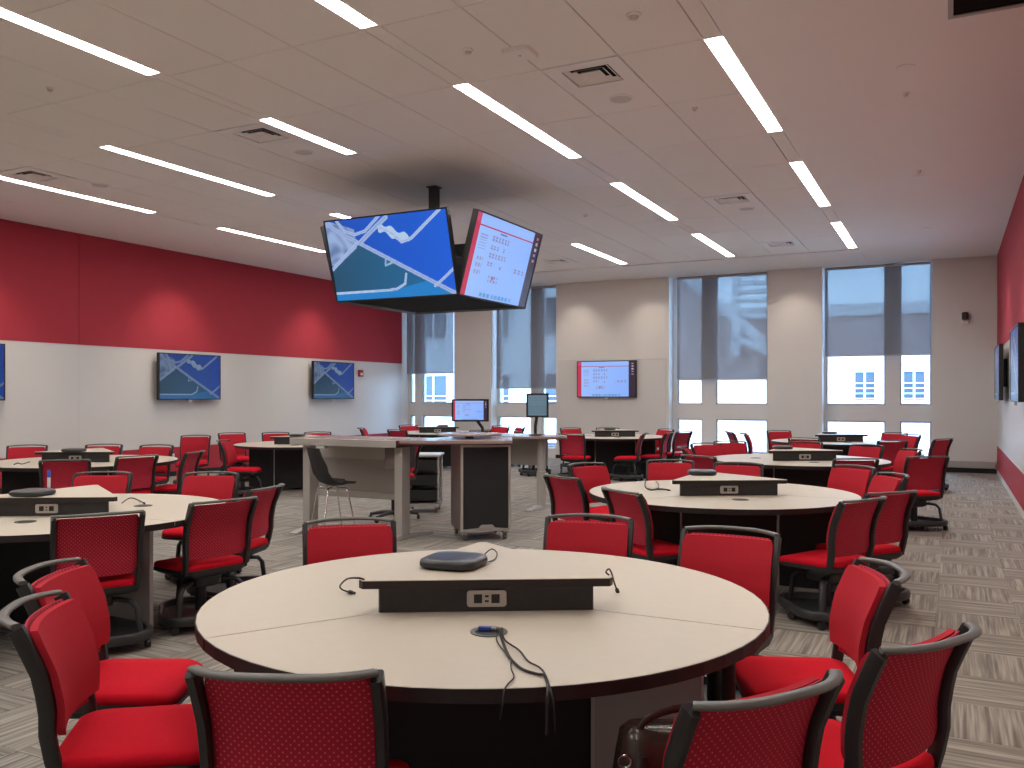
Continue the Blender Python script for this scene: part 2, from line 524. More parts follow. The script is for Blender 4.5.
def frame_rect(mb, x0, x1, z0, z1, t, y0, y1):
    mb.box(x0, x1, y0, y1, z0, z0+t); mb.box(x0, x1, y0, y1, z1-t, z1)
    mb.box(x0, x0+t, y0, y1, z0+t, z1-t); mb.box(x1-t, x1, y0, y1, z0+t, z1-t)
for n, (x0, x1, panes, zb, bx) in enumerate(WIN):
    w = link('window_%d' % (n+1), None, None, ((x0+x1)/2, YB+0.3, 0.24)); struct(w)
    inv = Vector((-(x0+x1)/2, -(YB+0.3), -0.24))
    def put(mb, name, mat, **k):
        o = mb.obj(name, mat, w, **k); o.location = inv; return o
    # plastered spandrel and mullions between the panes
    m = MB(); m.box(x0, x1, GL-0.10, GL+0.1, 1.0, 1.335)
    put(m, 'spandrel', 'wall_paint')
    xs = [x0] + [e for p in panes for e in p] + [x1]
    for a, b in zip(xs[0::2], xs[1::2]):
        if b-a > 0.015:
            put(MB().box(a, b, GL-0.10, GL+0.1, 0.24, 1.0).box(a, b, GL-0.10, GL+0.1, 1.335, ZC), 'mullion', 'wall_paint')
    for (a, b) in panes:
        for (z0, z1) in ((0.24, 1.0), (1.335, ZC)):
            fm = MB(); frame_rect(fm, a, b, z0, z1, 0.03, GL-0.06, GL+0.03)
            put(fm, 'window_frame', 'frame_grey')
            put(MB().box(a+0.03, b-0.03, GL-0.012, GL-0.004, z0+0.03, z1-0.03), 'pane', 'window_glass')
    # roller blind
    bl = thing('roller_blind', ['grey roller blind pulled half down at the window by the red left wall',
                                'longest grey roller blind, at the window behind the two desk monitors',
                                'grey roller blind over the window with a stair showing through',
                                'shortest grey roller blind, on the rightmost window'][n], 'blind', ((bx[0]+bx[1])/2, GL-0.24, ZC), 0, 'roller blinds')
    hw = (bx[1]-bx[0])/2
    MB().box(-hw, hw, -0.001, 0.001, zb-ZC, -0.03).obj('fabric', 'blind_fabric', bl)
    MB().box(-hw, hw, -0.008, 0.008, zb-ZC-0.028, zb-ZC).obj('bottom_bar', 'heater_grey', bl)
    MB().lathe([(0.03,-hw),(0.03,hw)], 12, (0,0.005,-0.036), 'x').obj('roller_tube', 'heater_grey', bl, 40)

# ---------------------------------------------------------------- outside
struct(MB().box(-60, 40, GL+0.3, 90, -4.3, -4.0).obj('ground', 'ext_ground'))
def ext_building(name, label, x0, x1, y0, y1, ztop, wins, wall, rail=True):
    t = thing(name, label, 'building', ((x0+x1)/2, y0, -4.0))
    inv = Vector((-(x0+x1)/2, -y0, 4.0))
    def put(mb, nm, mat, parent=t):
        o = mb.obj(nm, mat, parent)
        if parent is t: o.location = inv
        return o
    put(MB().box(x0, x1, y0, y1, -4.0, ztop), 'wall', wall)
    put(MB().box(x0-0.25, x1+0.25, y0-0.25, y1, ztop, ztop+0.5), 'cornice', 'ext_white')
    for (a, b, c, d) in wins:
        fm = MB(); frame_rect(fm, a, b, c, d, 0.09, y0-0.10, y0+0.02); fm.box((a+b)/2-0.04, (a+b)/2+0.04, y0-0.08, y0, c+0.09, d-0.09)
        wf = put(fm, 'window', 'ext_white')
        MB().box(a+0.09, b-0.09, y0-0.03, y0-0.01, c+0.09, d-0.09).obj('pane', 'ext_glass', wf)
        rl = MB()
        for k in range(4):
            z = c+0.15+k*0.22
            rl.box(a, b, y0-0.16, y0-0.12, z, z+0.04)
        rl.obj('railing', 'ext_white', wf)
    return t
wins = [(-3.78+1.92*k, -2.82+1.92*k, z, z+1.4) for k in range(-4, 6) for z in (-2.2, 1.25)]
ext_building('brick_building', 'low brick building with white framed windows seen through the rightmost window', -12.5, 9.0, 40, 48, 5.0, wins, 'ext_brick')
ext_building('apartment_building', 'tall pale building close behind the windows on the left', -40.0, -13.6, 36, 46, 13.0,
             [(-16.6-k*3.4, -14.9-k*3.4, z, z+1.9) for k in range(6) for z in (-2.4, 0.7, 4.2, 7.6)], 'ext_white')
t = thing('outdoor_stair', 'outdoor stair tower with a slanted stringer seen through the blind', 'stair', (-7.5, 30, -4.0))
def slab_xz(pts, y0, y1):
    return MB().rings([[(x, y0, z) for x, z in pts], [(x, y1, z) for x, z in pts]])
slab_xz([(-1.6,0),(2.6,0),(2.6,6.3),(-1.6,10.2)], 0.5, 1.0).obj('stair_wall', 'ext_brick', t)
slab_xz([(-1.6,10.2),(2.6,6.3),(2.6,6.75),(-1.6,10.65)], 0.3, 1.0).obj('stringer', 'ext_white', t)
slab_xz([(1.0,7.6),(2.4,6.95),(2.4,6.7),(1.0,7.35)], -0.2, 0.2).obj('hand_rail', 'ext_white', t)
for k in range(5):
    MB().box(1.0, 2.2, 0.15, 0.4, 8.75+k*0.30, 8.87+k*0.30).obj('louver', 'ext_white', t)
MB().box(0.72, 0.98, 0.1, 0.4, 6.9, 11.2).obj('column', 'ext_white', t)

# ---------------------------------------------------------------- screens
def lerp(a, b, t): return tuple(a[i]+(b[i]-a[i])*t for i in range(3))
def seg_d(px, py, ax, ay, bx, by):
    dx, dy = bx-ax, by-ay
    t = max(0, min(1, ((px-ax)*dx+(py-ay)*dy)/(dx*dx+dy*dy+1e-9)))
    return hypot(px-ax-t*dx, py-ay-t*dy)
AS = 16/9
ROADS = [([(0.02,0.03),(0.12,0.16),(0.27,0.30),(0.60,0.62),(1.0,1.0)], 0.026, (0.34,0.44,0.72)),
         ([(0.27,0.30),(0.40,0.15),(0.52,0.02)], 0.030, (0.34,0.46,0.74)),
         ([(0.25,0.30),(0.12,0.45),(0.0,0.60)], 0.022, (0.40,0.52,0.78)),
         ([(0.10,0.0),(0.16,0.14),(0.24,0.19),(0.33,0.16),(0.46,0.0)], 0.020, (0.38,0.50,0.80)),
         ([(0.45,0.13),(0.55,0.22),(0.62,0.33),(0.70,0.30),(0.80,0.18),(0.95,0.0)], 0.020, (0.45,0.58,0.82)),
         ([(0.0,0.905),(0.30,0.905),(0.52,0.90),(0.60,0.84),(0.62,0.72)], 0.016, (0.42,0.56,0.80)),
         ([(0.84,0.89),(0.92,0.80),(1.0,0.70)], 0.018, (0.42,0.54,0.80)),
         ([(0.47,0.52),(0.46,0.60),(0.52,0.57)], 0.012, (0.30,0.50,0.66))]
def pic_map(u, v):
    x = u*AS
    edge = 0.30 + (u-0.27)*0.95
    land = v > edge if u > 0.27 else v > 0.30 + (0.27-u)*1.12
    if v > 0.90 - max(0, u-0.52)*0.3 and not (u > 0.66 and v < edge): col = (0.012, 0.20, 0.55)
    elif land: col = lerp((0.014,0.075,0.15), (0.012,0.13,0.30), min(1, u*1.2))
    else: col = lerp((0.006,0.072,0.44), (0.008,0.105,0.64), u)
    if u < 0.24 and v < 0.55 and v > u*0.6 - 0.02 and v < 0.62-u*1.1:
        n = (sin(u*24+v*15+2*sin(v*13))*sin(v*19-u*17+2*sin(u*23))+1)*0.5
        col = lerp((0.13,0.20,0.40), (0.30,0.42,0.68), min(1,max(0,n*1.3-0.1)))
    if 0.44 < u < 0.70 and v < 0.33 and v > 0.10 and seg_d(x, v, 0.47*AS, 0.14, 0.66*AS, 0.30) < 0.05 + 0.02*sin(u*60):
        col = (0.42, 0.58, 0.78)
    for pts, w, rc in ROADS:
        d = min(seg_d(x, v, a[0]*AS, a[1], b[0]*AS, b[1]) for a, b in zip(pts[:-1], pts[1:]))
        if d < w: col = lerp(rc, (0.20,0.29,0.54), 0.8 if d < w*0.22 else 0.35 if d > w*0.8 else 0.12*(1+sin(u*90+v*70)))
    return col
def pic_page(u, v):
    if u > 0.885:
        if u < 0.90: return (0.05,0.03,0.06)
        k = (v-0.03)/0.075
        if 0 <= k < 5 and 0.25 < k % 1 < 0.75 and 0.935 < u < 0.965: return ((0.45,0.15,0.20),(0.35,0.30,0.40),(0.50,0.40,0.45),(0.20,0.20,0.55),(0.45,0.18,0.18))[int(k)]
        return (0.030, 0.018, 0.035)
    if u < 0.065: return (0.50, 0.035, 0.09) if v > 0.10 else (0.55, 0.06, 0.16)
    if v < 0.125: return (0.30, 0.48, 0.95)
    if v < 0.145: return (0.42, 0.03, 0.10)
    col = lerp((0.33, 0.52, 0.97), (0.22, 0.40, 0.95), (u-0.1)*0.8+v*0.2)
    if 0.10 < u < 0.20 and 0.22 < v < 0.42 and (v*30) % 1 < 0.35: col = (0.26, 0.30, 0.62)
    if 0.10 < u < 0.20 and 0.50 < v < 0.74 and (v*12) % 1 < 0.6 and (u*26) % 1 < 0.6: col = (0.30, 0.30, 0.55)
    for (r0, r1, c0, c1) in ((0.21,0.29,0.27,0.52),(0.33,0.39,0.27,0.40),(0.33,0.39,0.44,0.48),(0.43,0.50,0.27,0.52),(0.54,0.60,0.27,0.37),(0.56,0.61,0.44,0.50),(0.70,0.80,0.33,0.47),(0.54,0.61,0.66,0.84)):
        if r0 < v < r1 and c0 < u < c1 and (u*(16 if r0 > 0.53 and c0 > 0.6 else 22)) % 1 < 0.62 and ((v-r0)/(r1-r0)*2) % 1 < 0.75: col = (0.24, 0.25, 0.52)
    if 0.38 < u < 0.41 and 0.71 < v < 0.75: col = (0.45, 0.10, 0.20)
    if 0.37 < u < 0.47 and 0.165 < v < 0.18: col = (0.10, 0.12, 0.35)
    if v > 0.935 and 0.25 < u < 0.74 and sin(u*180)*sin(u*67) > -0.15 and v < 0.98: col = (0.10, 0.30, 0.62)
    return col
def picture_mesh(name, fn, nu, nv, gain=1.0):
    vs_, fs = [], []
    for j in range(nv+1):
        for i in range(nu+1): vs_.append((i/nu-0.5, 0, 0.5-j/nv))
    cols = []
    for j in range(nv):
        for i in range(nu):
            a = j*(nu+1)+i
            fs.append((a, a+nu+1, a+nu+2, a+1))
            cols.append(fn((i+0.5)/nu, (j+0.5)/nv))
    me = bpy.data.meshes.new(name); me.from_pydata(vs_, [], fs)
    me.materials.append(MATS['screen_picture'])
    at = me.color_attributes.new('picture', 'FLOAT_COLOR', 'CORNER')
    data = []
    for c in cols: data += [c[0]*gain, c[1]*gain, c[2]*gain, 1.0]*4
    at.data.foreach_set('color', data)
    me.update()
    return me
MAP_HI = picture_mesh('picture_map', pic_map, 224, 126, 1.0)
MAP_LO = picture_mesh('picture_map_small', pic_map, 128, 72, 0.33)
PAGE_HI = picture_mesh('picture_page', pic_page, 208, 117, 1.0)

def make_tv(label, loc, rz, w, h, pic, tilt=0.0, group=None, depth=0.06, mount=0.08, foot=True, name='wall_screen', cat='television'):
    """screen faces local -Y; origin at the bottom centre of the front face"""
    t = thing(name, label, cat, loc, rz, group)
    R = Matrix.Rotation(tilt, 4, 'X')
    def add(mb, nm, mat, **k):
        o = mb.obj(nm, mat, t, **k); o.matrix_local = R; return o
    b = 0.018
    add(MB().box(-w/2, w/2, 0.004, depth, 0, h), 'housing', 'screen_bezel', bevel=0.006)
    fm = MB(); frame_rect(fm, -w/2, w/2, 0, h, b, -0.006, 0.004)
    add(fm, 'bezel', 'screen_bezel')
    p = link('picture', pic, t); p.matrix_local = R @ Matrix.Translation((0, 0.001, h/2)) @ Matrix.Diagonal((w-2*b, 1, h-2*b, 1))
    if mount: add(MB().box(-0.25, 0.25, depth, depth+mount, h*0.25, h*0.75), 'wall_mount', 'black_plastic')
    if foot: add(MB().box(-0.03, 0.03, 0.0, 0.03, -0.045, 0.001), 'sensor', 'plate_white')
    return t
WTV = 'wall screens'
for y, lab in ((7.65, 'wall screen with a blue map cut off by the left edge of the photo'), (12.09, 'larger looking wall screen with a blue map on the left wall'), (16.45, 'wall screen with a blue map beside the red fire alarm')):
    make_tv(lab, (XL+0.16, y, 1.46), pi/2, 1.52, 0.88, MAP_LO, group=WTV)
for y, lab in ((12.05, 'nearer black wall screen seen edge-on on the right wall'), (16.45, 'farther black wall screen seen edge-on on the right wall by the corner')):
    make_tv(lab, (XR-0.15, y, 1.46), -pi/2, 1.52, 0.90, MAP_LO, group=WTV)
make_tv('wall screen showing a web page on the back wall between windows', (-7.33, YB-0.10, 1.50), 0, 1.50, 0.87, PAGE_HI, mount=0.022, group=WTV)

# hanging cluster of four screens
CX, CY, CZ = -6.11, 9.76, 2.727
t = thing('hanging_screen_mount', 'black ceiling pole and cradle holding the four hanging screens', 'screen mount', (CX, CY, ZC))
MB().box(-0.055, 0.055, -0.055, 0.055, -1.35, -0.01).obj('pole', 'black_plastic', t, bevel=0.006)
MB().box(-0.075, 0.075, -0.075, 0.075, -0.015, 0.0).obj('ceiling_plate', 'black_plastic', t)
MB().box(-0.42, 0.42, -0.42, 0.42, CZ-ZC+0.18, CZ-ZC+0.62).obj('cradle', 'black_plastic', t, bevel=0.02)
MB().box(-0.78, 0.78, -0.78, 0.78, CZ-ZC+0.02, CZ-ZC+0.06).obj('bottom_tray', 'vent_dark', t)
for k in range(4):
    a = k*pi/2
    MB().cbox((0.55*cos(a), 0.55*sin(a), CZ-ZC+0.45), (0.5, 0.12, 0.10), a).obj('bracket', 'black_plastic', t)
HL = ['hanging screen with a bright blue aerial map, facing the camera', 'hanging screen with a red and white web page, right of the map',
      'hanging screen on the far side of the cluster, turned to the windows', 'hanging screen of the cluster turned to the left wall']
for k in range(4):
    rz = k*pi/2
    off = Vector((0.0, -0.9, 0)); off.rotate(Matrix.Rotation(rz, 3, 'Z'))
    make_tv(HL[k], (CX+off.x, CY+off.y, CZ), rz, 1.8, 1.03, (MAP_HI, PAGE_HI, MAP_HI, PAGE_HI)[k], tilt=radians(15), group='hanging screens', mount=0.0, depth=0.07, foot=False, name='hanging_screen')

# ---------------------------------------------------------------- student tables
TZt = 0.742
TR = 1.067
def sector(r, a0, a1, n=20):
    return [(r*cos(a0+(a1-a0)*k/n), r*sin(a0+(a1-a0)*k/n)) for k in range(n+1)]
def trunc_tri(R, cut):
    """triangle with vertices at 0, 120, 240 degrees, blunted"""
    V = [(R*cos(radians(120*k)), R*sin(radians(120*k))) for k in range(3)]
    out = []
    for k in range(3):
        p, q, r = V[k-1], V[k], V[(k+1) % 3]
        for s, e in ((q, p), (q, r)):
            L_ = hypot(e[0]-s[0], e[1]-s[1])
            out.append((s[0]+(e[0]-s[0])*cut/L_, s[1]+(e[1]-s[1])*cut/L_))
    return out
def make_table_meshes():
    D = {}
    g = 0.0034
    a0, a1 = 0, radians(120)
    arc = sector(TR, a0+g/TR, a1-g/TR)
    wedge = [(0.004*cos(radians(60)), 0.004*sin(radians(60)))] + arc
    D['wedge'] = MB().prism(wedge, TZt-0.030, TZt).mesh('tabletop_wedge', 'laminate')
    outer = sector(TR+0.004, a0+g/TR, a1-g/TR); inner = sector(TR+0.0005, a0+g/TR, a1-g/TR)
    m = MB(); n = len(outer)
    m.rings([[(x,y,TZt-0.001) for x,y in outer+inner[::-1]], [(x,y,TZt-0.040) for x,y in outer+inner[::-1]]], True, True)
    D['edge'] = m.mesh('edge_band', 'edge_dark')
    w2 = [(0.05*cos(radians(60)), 0.05*sin(radians(60)))] + sector(TR+0.0, a0+0.003, a1-0.003)
    D['under'] = MB().prism(w2, TZt-0.040, TZt-0.031).mesh('underside', 'edge_dark')
    D['riser'] = MB().prism(trunc_tri(0.462, 0.012), TZt+0.0005, TZt+0.095).mesh('riser_body', 'riser_charcoal')
    D['rtop'] = MB().prism(trunc_tri(0.550, 0.030), TZt+0.096, TZt+0.124).mesh('riser_top_edge', 'edge_dark')
    D['rlam'] = MB().prism(trunc_tri(0.549, 0.031), TZt+0.124, TZt+0.1265).mesh('riser_top', 'laminate')
    D['core'] = MB().prism(trunc_tri(0.455, 0.012), 0.03, TZt-0.041).mesh('pedestal', 'black_panel')
    D['panel_grey'] = MB().box(0.458, 0.86, -0.014, 0.014, 0.03, TZt-0.042).mesh('leg_panel', 'grey_panel')
    D['panel_black'] = MB().box(0.458, 0.86, -0.014, 0.014, 0.03, TZt-0.042).mesh('leg_panel', 'black_panel')
    D['strip'] = MB().box(0.452, 0.468, -0.019, -0.0145, 0.03, TZt-0.045).mesh('edge_strip', 'trim_light')
    D['post'] = MB().lathe([(0.024,0.012),(0.024,TZt-0.042)], 10, (0.95,0,0)).mesh('post', 'edge_dark', 40)
    D['foot'] = MB().lathe([(0.038,0.0),(0.04,0.01),(0.03,0.03)], 12, (0.95,0,0)).mesh('foot', 'black_plastic', 40)
    # socket plate on the face whose normal is -60 deg (local: built facing -Y then rotated 30 deg)
    inr = 0.462/2 + 0.0005
    D['plate'] = MB().rings([[(x, -inr, TZt+0.048+z) for x,z in rrect(0.145,0.062,0.012)], [(x, -inr-0.005, TZt+0.048+z) for x,z in rrect(0.143,0.060,0.012)]]).mesh('socket_plate', 'plate_silver', 40)
    D['sock'] = MB().cbox((0, -inr-0.0055, TZt+0.048), (0.030, 0.004, 0.032)).mesh('socket', 'screen_bezel')
    D['usb'] = MB().cbox((0, -inr-0.0055, TZt+0.048), (0.014, 0.004, 0.007)).mesh('usb_port', 'screen_bezel')
    gm = MB().lathe([(0.0625,0.0005),(0.0625,0.004),(0.056,0.0045),(0.048,0.003),(0.046,0.001)], 24, (0,-0.51,TZt))
    D['grom'] = gm.mesh('grommet', 'rail_plastic', 40)
    D['gromin'] = MB().lathe([(0.046,0.0006),(0.046,0.0022),(0.0,0.0024)], 20, (0,-0.51,TZt)).mesh('grommet_well', 'screen_bezel', 40)
    return D
TD = make_table_meshes()
TABLES = [('T1', -1.63, 2.98, 'grey', 'round cream table nearest the camera with loose cables hanging off its edge'),
          ('T2', -1.68, 7.08, 'black', 'second round table in the right-hand row, behind the nearest table'),
          ('T3', -1.70, 11.20, 'black', 'third round table in the right-hand row'),
          ('T4', -1.80, 16.00, 'black', 'round table at the far end of the right-hand row by the rightmost window'),
          ('T5', -5.42, 3.89, 'grey', 'large round table cut by the left edge of the photo with a marker on it'),
          ('T6', -9.40, 7.02, 'black', 'round table by the left wall below the nearer map screen'),
          ('T7', -9.60, 11.20, 'black', 'round table behind the black shell stool, near the left wall'),
          ('T8', -5.90, 16.00, 'black', 'round table below the back wall web page screen'),
          ('T9', -9.92, 16.00, 'black', 'farthest round table, in the back left corner behind the instructor desk')]
TPOS = {}
for key, x, y, pc, lab in TABLES:
    TPOS[key] = (x, y)
    t = thing('round_table', lab, 'table', (x, y, 0), 0, 'round collaboration tables')
    for k in range(3):
        a = radians(120*k)
        w = link('tabletop_wedge', TD['wedge'], t, (0,0,0), a)
        link('edge_band', TD['edge'], w); link('underside', TD['under'], w)
        p = link('leg_panel', TD['panel_'+pc], t, (0,0,0), a)
        link('edge_strip', TD['strip'], p); link('edge_strip', TD['strip'], p, (0, 0.0335, 0))
        if key in ('T1','T8'):
            q = link('post', TD['post'], t, (0,0,0), a); link('foot', TD['foot'], q)
        pl = link('socket_plate', TD['plate'], t, (0,0,0), radians(30+120*k))
        for dx in (-0.032, 0.032): link('socket', TD['sock'], pl, (dx,0,0))
        for dz in (-0.009, 0.009): link('usb_port', TD['usb'], pl, (0,0,dz))
        gr = link('grommet', TD['grom'], t, (0,0,0), radians(30+120*k))
        link('grommet_well', TD['gromin'], gr)
    link('pedestal', TD['core'], t)
    link('riser_body', TD['riser'], t)
    rt = link('riser_top', TD['rlam'], t); link('riser_top_edge', TD['rtop'], rt)

# ---------------------------------------------------------------- chairs
def yprof(z):
    K = [(0.40,-0.190),(0.50,-0.205),(0.60,-0.205),(0.70,-0.226),(0.80,-0.268),(0.86,-0.300)]
    for (a, ya), (b, yb) in zip(K[:-1], K[1:]):
        if z <= b: 
            t = (z-a)/(b-a); return ya+(yb-ya)*t
    return K[-1][1]
def back_shell(zlo, zhi, width, off, thick, corner, nu=10, nv=9):
    mb = MB(); front, rear = [], []
    for j in range(nv+1):
        v = j/nv; z = zlo+(zhi-zlo)*v
        e = min(v, 1-v)*(zhi-zlo)
        cut = 0 if e >= corner else corner - math.sqrt(max(0, corner*corner-(corner-e)**2))
        hw = width(v)/2 - cut
        for i in range(nu+1):
            u = -1+2*i/nu
            y = yprof(z) + 0.030*u*u + off
            front.append((u*hw, y+thick/2, z)); rear.append((u*hw, y-thick/2, z))
    n = (nu+1)*(nv+1)
    mb.v = front+rear
    W = nu+1
    for j in range(nv):
        for i in range(nu):
            a = j*W+i
            mb.f.append((a+1, a, a+W, a+W+1)); mb.f.append((n+a, n+a+1, n+a+W+1, n+a+W))
    for i in range(nu):
        mb.f.append((i, i+1, n+i+1, n+i)); b = nv*W+i; mb.f.append((b+1, b, n+b, n+b+1))
    for j in range(nv):
        a = j*W; mb.f.append((a+W, a, n+a, n+a+W)); b = j*W+nu; mb.f.append((b, b+W, n+b+W, n+b))
    return mb
def rect_sweep(pts, wx, dy):
    """rectangular bar swept through points; wx along x, dy in the section perpendicular"""
    mb = MB(); rings = []
    for i, p in enumerate(pts):
        p = Vector(p); t = (Vector(pts[min(i+1,len(pts)-1)])-Vector(pts[max(i-1,0)])).normalized()
        sx = Vector((1,0,0)); sy = t.cross(sx).normalized()
        a, b = wx/2, dy/2
        rings.append([p+sx*x+sy*y for x,y in ((-a,-b*0.7),(-a*0.7,-b),(a*0.7,-b),(a,-b*0.7),(a,b*0.7),(a*0.7,b),(-a*0.7,b),(-a,b*0.7))])
    return mb.rings(rings)
def make_chair_meshes():
    D = {}
    m = MB(); out = rrect(0.455, 0.455, 0.07, 5)
    def ring(k, z, drop=0.0):
        r = []
        for x, y in out:
            X, Y = x*k, y*k
            f = max(0, (Y-0.08)/0.14)
            r.append((X, Y+0.020, z-0.022*f*f))
        return r
    m.rings([ring(0.96,0.388), ring(1.0,0.398), ring(1.0,0.416), ring(0.985,0.428), ring(0.93,0.435), ring(0.6,0.438), ring(0.25,0.434)])
    D['seat'] = m.mesh('seat', 'red_seat', 60)
    m = MB(); 
    m.rings([[(x*0.55,y*0.6+0.01,0.330) for x,y in out], [(x*0.9,y*0.92+0.01,0.350) for x,y in out], [(x*1.02,y*1.02+0.015,0.372-0.015*max(0,(y-0.08)/0.14)**2) for x,y in out], [(x*1.02,y*1.02+0.018,0.3975-0.02*max(0,(y-0.08)/0.14)**2) for x,y in out]])
    D['shell'] = m.mesh('seat_shell', 'black_plastic', 50)
    D['back'] = back_shell(0.505, 0.826, lambda v: 0.448-0.010*(1-v), 0.010, 0.022, 0.012, 10, 12).mesh('backrest', 'red_back', 60)
    ms = back_shell(0.470, 0.831, lambda v: 0.432, -0.0165, 0.006, 0.02)
    me = ms.mesh('back_mesh', 'red_mesh', 60)
    uv = me.uv_layers.new(name='UVMap')
    for lp in me.loops:
        p = me.vertices[lp.vertex_index].co
        uv.data[lp.index].uv = (p.x*1.55, p.z*1.55)
    D['mesh'] = me
    for s, nm in ((-1,'upL'), (1,'upR')):
        pts = [(s*0.205,-0.02,0.368),(s*0.214,-0.13,0.366),(s*0.219,-0.175,0.385),(s*0.222,-0.188,0.440)]
        for z in (0.52,0.58,0.64,0.70,0.76,0.81,0.838):
            pts.append((s*(0.229+0.006*(z-0.5)/0.34), yprof(z)+0.004, z))
        D[nm] = rect_sweep(pts, 0.029, 0.044).mesh('back_upright', 'black_plastic', 50)
    pts = []
    for k in range(17):
        t = -1+2*k/16
        y = -0.285 - 0.082*(1-abs(t)**2.6)
        pts.append((0.232*math.copysign(abs(t)**0.92, t), y, 0.848+0.008*(1-t*t)))
    rings = []
    for i, p in enumerate(pts):
        p = Vector(p); t = (Vector(pts[min(i+1,16)])-Vector(pts[max(i-1,0)])); t.z = 0; t.normalize()
        nrm = Vector((-t.y, t.x, 0)); up = Vector((0,0,1))
        rings.append([p+nrm*a+up*b for a,b in ((-0.016,-0.004),(-0.010,-0.009),(0.010,-0.009),(0.016,-0.004),(0.016,0.002),(0.010,0.007),(-0.010,0.007),(-0.016,0.002))])
    D['rail'] = MB().rings(rings).mesh('top_rail', 'rail_plastic', 60)
    D['mech'] = MB().rings([[(x,y,0.255) for x,y in rrect(0.14,0.16,0.03)],[(x,y,0.27) for x,y in rrect(0.20,0.22,0.04)],[(x,y,0.334) for x,y in rrect(0.20,0.24,0.04)]]).mesh('mechanism', 'black_plastic', 40)
    D['col'] = MB().lathe([(0.036,0.09),(0.036,0.258)], 12).mesh('column', 'black_plastic', 40)
    pts = [(0.0,0.055,0.288),(0.0,0.15,0.295),(0.0,0.225,0.285),(0.0,0.262,0.245),(0.0,0.275,0.16),(0.0,0.285,0.085)]
    D['strut'] = MB().tube(pts, 0.016, 8, 0.022).mesh('strut', 'base_plastic', 60)
    N_ = 36
    def lobe(k, z, amp=0.045, r0=0.305):
        return [((r0*k+amp*k*cos(3*a))*cos(a+pi/2), (r0*k+amp*k*cos(3*a))*sin(a+pi/2), z) for a in [2*pi*i/N_ for i in range(N_)]]
    m = MB().rings([lobe(0.80,0.056), lobe(0.97,0.056), lobe(1.0,0.068), lobe(1.0,0.108), lobe(0.965,0.118), lobe(0.90,0.115), lobe(0.86,0.078), lobe(0.5,0.074), lobe(0.12,0.090)])
    D['tray'] = m.mesh('storage_tray', 'base_plastic', 50)
    D['caster'] = MB().lathe([(0.010,-0.016),(0.027,-0.014),(0.029,-0.006),(0.029,0.006),(0.027,0.014),(0.010,0.016)], 12, (0,0,0.029), 'x').mesh('caster', 'black_plastic', 50)
    return D
CD = make_chair_meshes()
def chair(x, y, yaw, label, group, lift=0.0, star=False):
    t = thing('red_chair', label, 'chair', (x, y, 0), radians(yaw-90), group)
    seatz = lift
    def pt(name, key, z=0, rz=None):
        o = link(name, CD[key], t, (0,0,z))
        if rz is not None: o.rotation_euler = (0,0,rz)
        return o
    pt('seat','seat',seatz); pt('seat_shell','shell',seatz); pt('backrest','back',seatz); pt('back_mesh','mesh',seatz)
    pt('back_upright','upL',seatz); pt('back_upright','upR',seatz); pt('top_rail','rail',seatz)
    pt('mechanism','mech',seatz)
    if not star:
        pt('column','col'); pt('storage_tray','tray')
        for k in range(3):
            pt('strut','strut', 0, radians(120*k))
        for k in range(6):
            a = radians(60*k) + pi/2
            r = 0.325 if k % 2 == 0 else 0.240
            o = link('caster', CD['caster'], t, (r*cos(a), r*sin(a), 0), a + 0.6)
    else:
        MB().lathe([(0.030,0.07),(0.030,0.22+lift*0.3),(0.018,0.23+lift*0.3),(0.018,0.26+lift)], 12).obj('gas_lift', 'black_plastic', t, 40)
        for k in range(5):
            a = radians(72*k+20)
            m = MB().tube([(0.02*cos(a),0.02*sin(a),0.10),(0.16*cos(a),0.16*sin(a),0.095),(0.31*cos(a),0.31*sin(a),0.07)], [0.03,0.024,0.018], 8)
            m.obj('star_arm', 'base_plastic', t, 60)
            link('caster', CD['caster'], t, (0.31*cos(a), 0.31*sin(a), 0), a)
    return t
G1 = 'red chairs at the nearest table'; G2 = 'red chairs at the second right table'; G3 = 'red chairs at the third right table'
G4 = 'red chairs at the far right table'; G5 = 'red chairs at the left foreground table'; G6 = 'red chairs at the table by the left wall'
G7 = 'red chairs at the table behind the stool'; G8 = 'red chairs at the table under the back wall screen'; G9 = 'red chairs at the farthest left table'
n1 = 'nearest table'; n2 = 'second right table'; n3 = 'third right table'; n4 = 'far right table'
